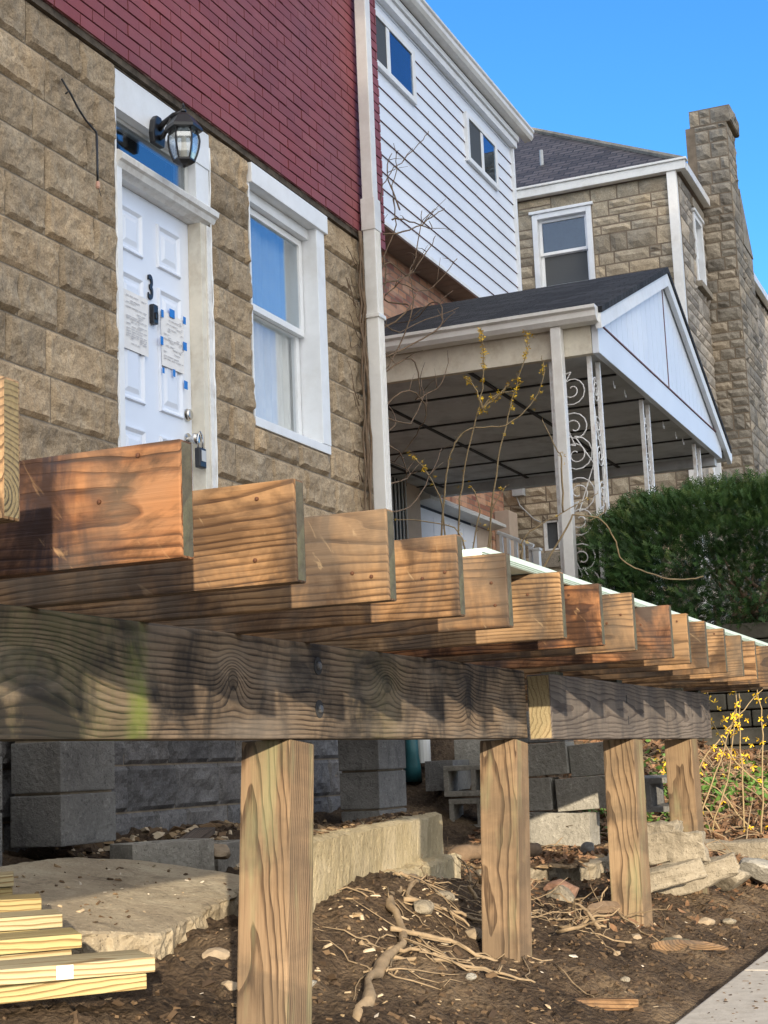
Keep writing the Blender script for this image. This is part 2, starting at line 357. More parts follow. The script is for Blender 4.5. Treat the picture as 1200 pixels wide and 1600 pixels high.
def yewmat():
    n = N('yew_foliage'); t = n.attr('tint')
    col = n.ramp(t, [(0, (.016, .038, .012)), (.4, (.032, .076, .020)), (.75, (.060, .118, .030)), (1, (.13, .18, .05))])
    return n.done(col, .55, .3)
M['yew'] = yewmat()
def chipmat():
    n = N('scattered_chips'); t = n.attr('tint')
    col = n.ramp(t, [(0, (.05, .035, .025)), (.4, (.16, .105, .06)), (.7, (.33, .24, .14)), (.9, (.5, .41, .29)), (1, (.62, .58, .52))])
    return n.done(col, .9, .15)
M['chip'] = chipmat()
def dirtmat():
    n = N('bare_dirt'); v = n.obj(); x, y, z = n.sep(v)
    a = n.noise(v, 2.2, 6, .6); b = n.noise(v, 30, 6, .7); c = n.voro(v, 55)
    col = n.ramp(a, [(.35, (.052, .037, .026)), (.55, (.105, .074, .049)), (.72, (.20, .145, .092))])
    col = n.mix(n.ramp(b, [(.52, 0), (.72, .7)]), col, (.20, .145, .09))
    col = n.mix(n.ramp(b, [(.28, .7), (.45, 0)]), col, (.022, .015, .011))
    n.bump(n.math('ADD', n.math('MULTIPLY', b, 1.0), n.math('MULTIPLY', c, -.5)), .9, .03)
    return n.done(col, .95, .12)
M['dirt'] = dirtmat()

# ------------------------------------------------------------------ mesh and object helpers
class MB:
    def __init__(s): s.v = []; s.f = []; s.mi = []; s.t = []
    def add(s, vs, fs, mi=0, tint=.5):
        o = len(s.v); s.v += [tuple(v) for v in vs]
        for f in fs: s.f.append(tuple(i+o for i in f)); s.mi.append(mi); s.t.append(tint)
    def box(s, x0, y0, z0, x1, y1, z1, mi=0, tint=.5, mis=None, T=None):
        if x0 > x1: x0, x1 = x1, x0
        if y0 > y1: y0, y1 = y1, y0
        if z0 > z1: z0, z1 = z1, z0
        vs = [(x0,y0,z0),(x1,y0,z0),(x1,y1,z0),(x0,y1,z0),(x0,y0,z1),(x1,y0,z1),(x1,y1,z1),(x0,y1,z1)]
        if T is not None: vs = [T @ Vector(v) for v in vs]
        fs = [(0,3,2,1),(4,5,6,7),(0,1,5,4),(1,2,6,5),(2,3,7,6),(3,0,4,7)]   # -z +z -y +x +y -x
        o = len(s.v); s.v += [tuple(v) for v in vs]
        for k, f in enumerate(fs):
            s.f.append(tuple(i+o for i in f)); s.mi.append(mis[k] if mis else mi); s.t.append(tint)
    def prism(s, poly, fn, a, b, mi=0, tint=.5):
        n = len(poly)
        vs = [fn(p[0], p[1], a) for p in poly] + [fn(p[0], p[1], b) for p in poly]
        fs = [tuple(range(n-1, -1, -1)), tuple(range(n, 2*n))] + [(i, (i+1) % n, n+(i+1) % n, n+i) for i in range(n)]
        s.add(vs, fs, mi, tint)
    def tube(s, pts, r, n=6, mi=0, tint=.5, close=True):
        pts = [Vector(p) for p in pts]; m = len(pts)
        rr = r if isinstance(r, (list, tuple)) else [r]*m
        vs = []; ref = Vector((.31, .17, .93))
        for i, p in enumerate(pts):
            d = (pts[min(i+1, m-1)] - pts[max(i-1, 0)]).normalized()
            a = d.cross(ref)
            if a.length < 1e-3: a = d.cross(Vector((1, 0, 0)))
            a.normalize(); b = d.cross(a)
            for k in range(n):
                t = 2*math.pi*k/n; vs.append(p + rr[i]*(math.cos(t)*a + math.sin(t)*b))
        fs = []
        for i in range(m-1):
            for k in range(n):
                fs.append((i*n+k, i*n+(k+1) % n, (i+1)*n+(k+1) % n, (i+1)*n+k))
        if close: fs += [tuple(range(n-1, -1, -1)), tuple((m-1)*n+k for k in range(n))]
        s.add(vs, fs, mi, tint)
    def lathe(s, prof, c, n=16, mi=0, axis='Z', rot=0):
        vs = []; m = len(prof)
        for (r, h) in prof:
            for k in range(n):
                t = 2*math.pi*k/n+rot; a, b = r*math.cos(t), r*math.sin(t)
                vs.append((c[0]+a, c[1]+b, c[2]+h) if axis == 'Z' else (c[0]+a, c[1]+h, c[2]+b) if axis == 'Y' else (c[0]+h, c[1]+a, c[2]+b))
        fs = [(i*n+k, i*n+(k+1) % n, (i+1)*n+(k+1) % n, (i+1)*n+k) for i in range(m-1) for k in range(n)]
        fs += [tuple(range(n-1, -1, -1)), tuple((m-1)*n+k for k in range(n))]
        s.add(vs, fs, mi)
WL = {}
def place(o, parent, W):
    COL.objects.link(o)
    if parent is not None:
        o.parent = parent; o.matrix_basis = WL[parent].inverted() @ W
    else: o.matrix_basis = W
    WL[o] = W
def pieces(mb):
    par = list(range(len(mb.v)))
    def fd(a):
        while par[a] != a: par[a] = par[par[a]]; a = par[a]
        return a
    for f in mb.f:
        for i in f[1:]: par[fd(i)] = fd(f[0])
    out = {}
    for k, f in enumerate(mb.f):
        r = fd(f[0])
        if r not in out: out[r] = (MB(), {})
        q, ix = out[r]
        for i in f:
            if i not in ix: ix[i] = len(q.v); q.v.append(mb.v[i])
        q.f.append(tuple(ix[i] for i in f)); q.mi.append(mb.mi[k]); q.t.append(mb.t[k])
    return [q for q, _ in out.values()]
def each(mb, name, mats, parent=None, **k):
    """every separate shape of mb becomes a part of its own"""
    return [build(q, name, mats, parent, **k) for q in pieces(mb)]
def build(mb, name, mats, parent=None, W=None, bevel=0, smooth=False, fixn=True, origin=None):
    """link the collected shapes as ONE mesh object; W is its world matrix (identity: vertices are world metres)"""
    me = bpy.data.meshes.new(name)
    vs = mb.v
    if origin is not None:
        vs = [(v[0]-origin[0], v[1]-origin[1], v[2]-origin[2]) for v in vs]; W = Matrix.Translation(origin)
    me.from_pydata(vs, [], mb.f)
    mats = mats if isinstance(mats, (list, tuple)) else [mats]
    for m in mats: me.materials.append(M[m] if isinstance(m, str) else m)
    me.polygons.foreach_set('material_index', mb.mi)
    if fixn or bevel:
        bm = bmesh.new(); bm.from_mesh(me)
        la = bm.faces.layers.float.new('tint')
        bm.faces.ensure_lookup_table()
        for i, f in enumerate(bm.faces): f[la] = mb.t[i]
        if bevel:
            bmesh.ops.bevel(bm, geom=[e for e in bm.edges if len(e.link_faces) == 2 and e.calc_face_angle(0) > .5], offset=bevel, segments=2, profile=.6, affect='EDGES')
        bmesh.ops.recalc_face_normals(bm, faces=bm.faces[:])
        bm.to_mesh(me); bm.free()
    else:
        a = me.attributes.new('tint', 'FLOAT', 'FACE'); a.data.foreach_set('value', mb.t)
    if smooth: me.polygons.foreach_set('use_smooth', [True]*len(me.polygons))
    me.update()
    o = bpy.data.objects.new(name, me); place(o, parent, W if W is not None else Matrix())
    return o
def tag(o, label=None, cat=None, group=None, kind=None):
    if label: o['label'] = label
    if cat: o['category'] = cat
    if group: o['group'] = group
    if kind: o['kind'] = kind
    return o
def thing(name, loc, label, cat, group=None):
    o = bpy.data.objects.new(name, None); o.empty_display_size = .1
    place(o, None, Matrix.Translation(loc)); return tag(o, label, cat, group)
def frame(origin, ex, ey, ez):
    ex, ey, ez = Vector(ex), Vector(ey), Vector(ez)
    m = Matrix.Identity(4)
    for i, a in enumerate((ex, ey, ez)):
        for j in range(3): m[j][i] = a[j]
    m.translation = Vector(origin); return m
def bxo(name, b, mat, parent, bevel=.003, **k):
    m = MB(); m.box(*b, **k); return build(m, name, mat, parent, bevel=bevel)
def nz(x, y, z, s=1.0): return noise.noise(Vector((x*s, y*s, z*s)))

# rectangle minus rectangle (for wall openings)
def cut(rects, op):
    out = []
    for (a, b, c, d) in rects:
        A, B, C_, D = op
        if b <= A or a >= B or d <= C_ or c >= D: out.append((a, b, c, d)); continue
        if a < A: out.append((a, A, c, d))
        if b > B: out.append((B, b, c, d))
        x0, x1 = max(a, A), min(b, B)
        if c < C_: out.append((x0, x1, c, C_))
        if d > D: out.append((x0, x1, D, d))
    return [r for r in out if r[1]-r[0] > .03 and r[3]-r[2] > .025]
def rock(mb, fn, r, gap, depth, seed, res=.028, tint=.5, mi=0, rough=1.0, edge=.03):
    u0, u1, v0, v1 = r[0]+gap, r[1]-gap, r[2]+gap, r[3]-gap
    if u1-u0 < .02 or v1-v0 < .015: return
    nu = max(2, int((u1-u0)/res)); nv = max(2, int((v1-v0)/res))
    vs = []; idx = {}
    lean = random.uniform(-.6, .6); leanv = random.uniform(-.5, .5)
    for j in range(nv+1):
        for i in range(nu+1):
            u = u0+(u1-u0)*i/nu; v = v0+(v1-v0)*j/nv
            e = min(u-u0, u1-u, v-v0, v1-v)
            fall = min(1, max(0, e)/edge)**.45
            a = nz(u+seed, v, seed*.37, 5.0); b = nz(u, v+seed, seed*.7, 13.0); c = nz(u*1.0+seed, v, 3.3, 32.0)
            rid = 1-abs(nz(u+v*.6, v*1.3-u*.3, seed, 6.5))*2
            h = depth*fall*(.55+.42*a*rough+.36*b*rough+.26*c*rough+.3*(rid-.5)*rough+lean*((u-u0)/(u1-u0)-.5)*.6+leanv*((v-v0)/(v1-v0)-.5)*.6)
            j1 = 0 if e > 1e-6 else .35*gap*nz(u*30, v*30, seed)
            idx[(i, j)] = len(vs); vs.append(fn(u+j1, v+j1, h+.004))
    fs = [(idx[(i, j)], idx[(i+1, j)], idx[(i+1, j+1)], idx[(i, j+1)]) for j in range(nv) for i in range(nu)]
    ring = [(i, 0) for i in range(nu)] + [(nu, j) for j in range(nv)] + [(i, nv) for i in range(nu, 0, -1)] + [(0, j) for j in range(nv, 0, -1)]
    base = len(vs)
    for (i, j) in ring:
        u = u0+(u1-u0)*i/nu; v = v0+(v1-v0)*j/nv; vs.append(fn(u, v, -.03))
    L = len(ring)
    for k in range(L):
        fs.append((idx[ring[k]], base+k, base+(k+1) % L, idx[ring[(k+1) % L]]))
    mb.add(vs, fs, mi, tint)

# ------------------------------------------------------------------ ground
def gz(x, y):
    ys = [-60, .9, 1.15, 1.75, 2.9, 3.3, 4.0, 60]; zs = [-.9, -.9, -.87, -.70, -.57, -.46, -.28, -.2]
    z = zs[0]
    for i in range(len(ys)-1):
        if ys[i] <= y <= ys[i+1]: z = zs[i]+(zs[i+1]-zs[i])*(y-ys[i])/(ys[i+1]-ys[i]); break
    k = min(1, max(0, (y-1.0)/.5))
    z += max(0, min(x, 13)-8.7)*.14*k
    if x > 9.4 and y > 2.6: z += min(1, (x-9.4)/.6)*min(1, (y-2.6)/.5)*.35
    z += .07*math.exp(-((x-3.1)/.7)**2-((y-2.15)/.35)**2)+.20*math.exp(-((x-5.5)/1.15)**2-((y-2.36)/.31)**2)
    return z
def gfine(x, y):
    k = min(1, max(0, (y-1.08)/.2))
    return gz(x, y) + k*(.035*nz(x, y, 1, 2.6)+.030*nz(x, y, 5, 7)+.030*abs(nz(x, y, 9, 15))+.020*nz(x, y, 2, 31))
def lines(a, b, s): return [a+s*i for i in range(int(round((b-a)/s))+1)]
def ground():
    xs = [-400, -150, -60, -20, -8, -2, 1] + lines(2, 9.5, .028) + lines(9.6, 13.2, .12) + [14, 18, 25, 40, 80, 200, 600]
    ys = [-500, -200, -80, -30, -10, -3, 0, .8, 1.0, 1.1] + lines(1.14, 3.98, .028) + [4.3, 5, 7, 10, 20, 60, 200, 500]
    vs = [(x, y, gfine(x, y) if 1 < x < 13.3 and 0.9 < y < 4.4 else gz(x, y)) for y in ys for x in xs]
    n = len(xs)
    fs = [(j*n+i, j*n+i+1, (j+1)*n+i+1, (j+1)*n+i) for j in range(len(ys)-1) for i in range(n-1)]
    mb = MB(); mb.add(vs, fs)
    tag(build(mb, 'ground', 'dirt', fixn=False, smooth=True), kind='structure')
ground()
mb = MB()
for i in range(24):
    x = -6+i*1.52
    mb.box(x, -.35, -.98, x+1.505, 1.15, -.835)
tag(build(mb, 'sidewalk', 'walk', bevel=.008), kind='structure')
mb = MB(); mb.box(-100, -9, -1.05, 300, -.4, -.885)
tag(build(mb, 'road', plain('asphalt', (.05, .05, .052), .9, .2, 20, bump=.5)), kind='structure')
mb = MB(); mb.box(13.42, -4, -1.2, 60, 14, 1.04)
tag(build(mb, 'yard_terrace', plain('yard_soil', (.07, .06, .035), .95, .4, 4)), kind='structure')

# ------------------------------------------------------------------ near house: stone ground floor, red brick above
YW = 4.0
A = thing('brick_house', (6.5, 4.0, gz(6.5, 4.0)), 'near house with brown rock face block below and painted red brick above', 'house')
DOOR = (6.265, 7.235, .90, 3.56); WIN = (7.695, 8.735, 1.955, 3.56)
fA = lambda u, v, h: (u, YW-h, v)
mb = MB(); k = 0
for row in range(-1, 18):
    z1 = 3.567-.22*row if row >= 0 else 3.567; z0 = z1-.22
    if row < 0: continue
    if z1 < -.55: break
    x = 3.3 + (.22 if row % 2 else 0) + random.uniform(-.05, .05)
    while x < 9.67:
        w = random.choice([.44, .44, .44, .40, .48, .30]); x1 = min(x+w, 9.69)
        if 9.69-x1 < .12: x1 = 9.69
        for r in cut(cut([(x, x1, z0, z1)], DOOR), WIN):
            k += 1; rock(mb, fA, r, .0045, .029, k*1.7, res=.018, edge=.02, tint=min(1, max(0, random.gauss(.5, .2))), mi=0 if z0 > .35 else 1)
        x = x1
build(mb, 'stone_wall', ['rockface', 'rockgrey'], A, fixn=True)
mb = MB()
for r in cut(cut([(3.2, 9.685, -.9, 3.6)], DOOR), WIN): mb.box(r[0], YW-.001, r[2], r[1], YW+.06, r[3])
build(mb, 'wall_mortar', 'mortar', A)
mb = MB()
row = 0; z = 3.60
while z < 7.4:
    x = 3.1-(.108 if row % 2 else 0)
    while x < 9.72:
        x1 = min(x+.216, 9.72)
        d = random.uniform(0, .004); t = random.uniform(0, 1); dz = random.uniform(-.001, .001)
        g_ = .001 if random.random() < .35 else .0042
        if x1-x > .03: mb.box(x+g_, 3.955-d, z+.007+dz, x1-g_, 4.05, z+.0655+dz, tint=t)
        x = x1
    row += 1; z += .0685
build(mb, 'brick_wall', ['redbrick'], A, fixn=False)
mb = MB(); mb.box(3.1, 3.964, 3.603, 9.716, 4.03, 7.5)
build(mb, 'brick_mortar', 'redmortar', A)
bxo('lintel_gap', (3.1, 3.972, 3.566, 9.68, 4.05, 3.6025), plain('dark_gap_mortar', (.10, .08, .06), .95, .5, 15), A, 0)  # dark brown strip filling the gap under the brick
m = MB(); m.box(3.1, 4.42, -.9, 9.68, 9, 7.5); m.box(9.5, 4.07, -.9, 9.68, 4.42, 7.5); m.box(3.1, 4.07, 3.62, 9.5, 4.42, 7.5)
build(m, 'house_body', plain('house_body_paint', (.2, .07, .07), .8), A)
mb = MB(); mb.box(3.0, 3.75, 7.5, 9.75, 9.2, 7.62); mb.box(3.0, 3.62, 7.38, 9.75, 3.75, 7.56)
build(mb, 'roof', 'shingle', A)

# door
D = bxo('door', (6.315, 4.08, .965, 7.13, 4.125, 3.0), 'door', A, .002)
def panel(x0, x1, z0, z1):
    m = MB()
    def ring(i0, i1, y0, y1):
        a = [(x0+i0, z0+i0), (x1-i0, z0+i0), (x1-i0, z1-i0), (x0+i0, z1-i0)]; b = [(x0+i1, z0+i1), (x1-i1, z0+i1), (x1-i1, z1-i1), (x0+i1, z1-i1)]
        for q in range(4):
            p = (q+1) % 4
            m.add([(a[q][0], y0, a[q][1]), (a[p][0], y0, a[p][1]), (b[p][0], y1, b[p][1]), (b[q][0], y1, b[q][1])], [(0, 1, 2, 3)])
    ring(0, .006, 4.0795, 4.066); ring(.006, .014, 4.066, 4.066); ring(.014, .03, 4.066, 4.0785); ring(.03, .045, 4.0785, 4.0785); ring(.045, .07, 4.0785, 4.069)
    i = .07; m.add([(x0+i, 4.069, z0+i), (x1-i, 4.069, z0+i), (x1-i, 4.069, z1-i), (x0+i, 4.069, z1-i)], [(0, 1, 2, 3)])
    return build(m, 'door_panel', 'door', D)
for (a, b) in ((6.405, 6.645), (6.79, 7.03)):
    panel(a, b, 2.655, 2.90); panel(a, b, 1.87, 2.545); panel(a, b, 1.10, 1.74)
def round_hw(name, x, z, r, mat='chrome', out=.055):
    m = MB(); m.lathe([(.001, 0), (r*1.15, 0), (r*1.15, -.008), (r*.5, -.012), (r*.5, -out*.55), (r*.95, -out*.62), (r, -out*.8), (r*.8, -out), (.001, -out*1.02)], (x, 4.079, z), 18, axis='Y')
    return build(m, name, mat, D, smooth=False, bevel=0)
round_hw('deadbolt', 7.072, 1.905, .03, out=.028); round_hw('door_knob', 7.075, 1.77, .031, out=.07)
cu = bpy.data.curves.new('number', 'FONT'); cu.body = '3'; cu.size = .185; cu.extrude = .004; cu.offset = .0035
to = bpy.data.objects.new('tmp', cu); COL.objects.link(to)
dg = bpy.context.evaluated_depsgraph_get(); me = bpy.data.meshes.new_from_object(to.evaluated_get(dg)); bpy.data.objects.remove(to)
me.materials.clear(); me.materials.append(M['black'])
no = bpy.data.objects.new('house_number', me)
place(no, D, frame((6.685, 4.0735, 2.46), (.62, 0, 0), (0, 0, 1), (0, -1, 0)))
m = MB(); m.box(6.705, 4.052, 2.325, 6.755, 4.0785, 2.43); m.box(6.717, 4.048, 2.35, 6.743, 4.0515, 2.385); build(m, 'door_viewer', 'black', D, bevel=.006)
# door frame
m = MB()
m.box(6.267, 3.985, .9, 6.314, 4.14, 3.04); build(m, 'door_jamb', 'white', A, bevel=.002)
m = MB()
m.box(7.131, 4.0, .9, 7.185, 4.14, 3.0)
build(m, 'door_jamb', 'cream', A, bevel=.002)  # cream paints in the warm sky glow that this jamb faces
m = MB(); m.box(7.186, 3.992, .9, 7.232, 4.14, 3.0); build(m, 'door_casing', 'peel', A, bevel=.003)
m = MB()
pf = [(4.14, 3.002), (4.03, 3.002), (4.012, 3.014), (3.985, 3.022), (3.972, 3.05), (3.955, 3.058), (3.95, 3.085), (3.975, 3.108), (4.14, 3.112)]
m.prism(pf, lambda p, q, a: (a, p, q), 6.268, 7.262)
build(m, 'transom_bar', 'peel', A)
m = MB(); m.box(6.268, 3.99, 3.335, 7.232, 4.14, 3.545); build(m, 'door_head', 'white', A, bevel=.002)
m = MB(); m.box(7.085, 3.996, 3.113, 7.232, 4.14, 3.334); m.box(6.268, 3.996, 3.113, 6.285, 4.14, 3.334); each(m, 'transom_stile', 'white', A, bevel=.002)
tw = MB(); tw.box(6.286, 4.045, 3.114, 7.084, 4.07, 3.135); tw.box(6.286, 4.045, 3.313, 7.084, 4.07, 3.333); tw.box(7.052, 4.045, 3.136, 7.084, 4.07, 3.312); tw.box(6.286, 4.045, 3.136, 6.30, 4.07, 3.312)
T = build(tw, 'transom_window', 'alu_grey', A, bevel=.002)
bxo('glass_pane', (6.301, 4.052, 3.137, 7.051, 4.058, 3.311), 'glass', T, 0)
bxo('room_backing', (6.3, 4.2, 3.0, 7.1, 4.21, 3.5), 'dark', A, 0)
# caulk line round the frame: ragged bead
m = MB()
def bead(x, z0, z1, r):
    pts = []; z = z0
    while z <= z1: pts.append((x+random.uniform(-.004, .004), 3.992+random.uniform(-.003, .003), z)); z += .06
    m.tube(pts, [r*random.uniform(.6, 1.5) for _ in pts], 5)
bead(6.263, .95, 3.53, .0045); bead(7.236, .95, 3.5, .006)
build(m, 'caulk_bead', 'white', A)

# window
m = MB()
m.box(7.697, 3.965, 3.43, 8.76, 4.2, 3.552); m.box(7.70, 3.985, 1.957, 8.732, 4.2, 2.012); m.box(8.612, 3.982, 2.013, 8.732, 4.2, 3.429); m.box(7.698, 3.99, 2.013, 7.715, 4.2, 3.429)
m.box(7.716, 4.04, 3.36, 8.611, 4.2, 3.428)
WF = build(m, 'window', 'white', A, bevel=.004)
def sash(x0, x1, z0, z1, y, t, b, bt, name='window_sash', mat='white', gl='glass', par=None):
    m = MB(); m.box(x0, y, z0, x0+b, y+t, z1); m.box(x1-b, y, z0, x1, y+t, z1); m.box(x0+b, y, z0, x1-b, y+t, z0+bt); m.box(x0+b, y, z1-bt, x1-b, y+t, z1)
    s = build(m, name, mat, par or WF, bevel=.002)
    return s
s1 = sash(7.72, 8.605, 2.715, 3.355, 4.085, .035, .045, .04)
s2 = sash(7.72, 8.605, 2.02, 2.755, 4.125, .035, .05, .045)
m = MB(); m.box(7.765, 4.10, 2.755, 8.56, 4.104, 3.315); o = build(m, 'window_glass', 'glass', WF)
m = MB(); m.box(7.77, 4.14, 2.065, 8.555, 4.144, 2.71); o = build(m, 'window_glass', 'glass_low', WF)
m = MB()
pts = []
nx = 60
for i in range(nx+1):
    x = 7.72+.89*i/nx; yy = 4.19+.018*math.sin(i*1.1)+.012*math.sin(i*.37+1)
    pts.append((x, yy))
m.add([(x, y, 2.0) for x, y in pts]+[(x, y, 3.4) for x, y in pts], [(i, i+1, nx+2+i, nx+1+i) for i in range(nx)])
build(m, 'curtain', 'curtain', A, smooth=True)
bxo('room_backing', (7.69, 4.33, 1.9, 8.75, 4.34, 3.5), 'room', A, 0)

# downspout on the corner
m = MB()
m.box(9.245, 3.835, -.3, 9.345, 3.925, 3.80); m.box(9.238, 3.828, 3.60, 9.352, 3.932, 3.83); m.box(9.25, 3.84, 3.83, 9.34, 3.922, 7.4)
for zz in (2.98,): m.box(9.232, 3.823, zz, 9.36, 3.96, zz+.03)
for q in range(3): m.box(9.262+q*.028, 3.8305, -.3, 9.274+q*.028, 3.836, 3.6)
build(m, 'downspout', 'alu', A, bevel=.006)

# things on the near house front
lx, ly = 6.62, 3.80
L = thing('wall_lantern', (lx, ly, 3.11), 'black six sided carriage lantern on the white head board above the door', 'lamp')
m = MB()
m.prism([(-.05, -.075), (.05, -.075), (.06, -.02), (.045, .055), (.02, .085), (-.02, .085), (-.045, .055), (-.06, -.02)], lambda a, b, c: (lx+.02+a, c, 3.335+b), 3.989, 3.955)
build(m, 'back_plate', 'black', L, bevel=.008)
m = MB()
m.tube([(lx+.02, 3.96, 3.35), (lx+.01, 3.92, 3.375), (lx, 3.86, 3.40), (lx, ly, 3.405)], [.018, .015, .012, .012], 8)
m.tube([(lx+.02, 3.96, 3.30), (lx+.01, 3.93, 3.30), (lx, 3.90, 3.33), (lx, 3.875, 3.385)], [.016, .014, .011, .009], 8)
build(m, 'bracket_arm', 'black', L, smooth=True)
c = (lx, ly, 0)
m = MB(); m.lathe([(.014, 3.418), (.018, 3.405), (.008, 3.40), (.03, 3.392), (.05, 3.375), (.098, 3.315), (.10, 3.298), (.085, 3.296), (.01, 3.30)], c, 6); m.lathe([(.003, 3.455), (.008, 3.44), (.004, 3.43), (.014, 3.42), (.006, 3.412)], c, 8)
build(m, 'lamp_roof', 'black', L)
m = MB(); prof = [(.066, 3.295), (.079, 3.27), (.082, 3.245), (.078, 3.21), (.068, 3.17), (.055, 3.138)]
for q in range(6):
    t = math.pi/3*q; m.tube([(lx+r*math.cos(t), ly+r*math.sin(t), z) for r, z in prof], .0055, 5)
m.lathe([(.05, 3.142), (.058, 3.138), (.058, 3.128), (.03, 3.112), (.012, 3.106), (.005, 3.098)], c, 6)
build(m, 'lamp_cage', 'black', L)
m = MB(); m.lathe([(r*.96, z) for r, z in prof], c, 6); build(m, 'lamp_glass', 'lampglass', L)
m = MB(); m.lathe([(.004, 3.15), (.017, 3.152), (.017, 3.20), (.013, 3.21), (.013, 3.265), (.003, 3.275)], c, 10); build(m, 'candle_socket', 'cream', L)

W = thing('loose_wire', (5.9, 3.93, 2.8), 'loose black cable dangling over the rock face wall left of the door', 'cable')
m = MB(); m.tube([(5.765, 3.965, 3.27), (5.78, 3.945, 3.225), (5.80, 3.94, 3.205), (5.85, 3.935, 3.155), (5.92, 3.935, 3.115), (6.0, 3.93, 3.085), (6.006, 3.93, 3.06), (6.007, 3.93, 2.83)], .0055, 6)
m.tube([(5.775, 3.95, 3.195), (5.79, 3.94, 3.215), (5.81, 3.94, 3.2)], .005, 5); m.tube([(6.0, 3.93, 3.07), (6.001, 3.928, 2.9), (6.006, 3.928, 2.84)], .0045, 5)
m.tube([(6.01, 3.928, 2.81), (6.018, 3.925, 2.785), (6.03, 3.925, 2.765)], .002, 4)
build(m, 'cable', 'black', W, smooth=True)
m = MB(); m.lathe([(.004, 2.838), (.009, 2.832), (.011, 2.808), (.007, 2.80)], (6.008, 3.929, 0), 8); build(m, 'wire_connector', 'flesh', W)

def notice(name, x0, x1, z0, z1, label, tapes, seed):
    t = thing(name, ((x0+x1)/2, 4.06, z0), label, 'notice')
    random.seed(seed)
    m = MB(); nx, nzz = 10, 14; vs = []
    for j in range(nzz+1):
        for i in range(nx+1):
            x = x0+(x1-x0)*i/nx; z = z0+(z1-z0)*j/nzz
            vs.append((x, 4.0625-.004*abs(nz(x*9, z*9, seed)), z))
    m.add(vs, [(j*(nx+1)+i, j*(nx+1)+i+1, (j+1)*(nx+1)+i+1, (j+1)*(nx+1)+i) for j in range(nzz) for i in range(nx)])
    build(m, 'paper_sheet', 'paper', t)
    m = MB(); z = z1-.03
    while z > z0+.03:
        x = x0+.02
        while x < x1-.03:
            w = min(random.uniform(.015, .06), x1-.02-x)
            if random.random() < .62: m.box(x, 4.0565, z, x+w, 4.0568, z+.005)
            x += w+.008
        z -= random.choice([.011, .011, .014, .024])
    build(m, 'printed_lines', 'print', t)
    if tapes:
        m = MB()
        for (tx, tz, w, h) in tapes: m.box(tx-w/2, 4.0535, tz-h/2, tx+w/2, 4.0562, tz+h/2)
        each(m, 'tape_piece', 'tape', t)
notice('taped_notice', 6.43, 6.665, 2.13, 2.44, 'clear taped white paper notice on the left side of the white door', None, 3)
notice('taped_notice', 6.795, 7.03, 2.12, 2.42, 'white paper notice held by blue tape bits on the door', [(6.80, 2.40, .022, .04), (6.90, 2.425, .05, .045), (7.03, 2.42, .025, .04), (6.79, 2.25, .025, .045), (7.03, 2.275, .035, .045), (7.03, 2.06, .035, .045), (6.91, 2.10, .02, .04), (6.80, 2.09, .018, .03)], 5)
random.seed(11)
K = thing('key_lockbox', (7.08, 4.0, 1.6), 'small black key lockbox hanging from the door knob', 'lockbox')
m = MB(); m.box(7.045, 3.985, 1.605, 7.115, 4.02, 1.715); build(m, 'lockbox_body', 'black', K, bevel=.008)
m = MB(); m.box(7.058, 3.981, 1.64, 7.102, 3.9845, 1.70)
build(m, 'dial_plate', 'alu_grey', K, bevel=.001)
m = MB(); m.tube([(7.055, 4.003, 1.715), (7.055, 4.003, 1.76), (7.062, 4.003, 1.79), (7.08, 4.003, 1.806), (7.098, 4.003, 1.79), (7.105, 4.003, 1.76), (7.105, 4.003, 1.715)], .0045, 6); build(m, 'shackle', 'chrome', K, smooth=True)

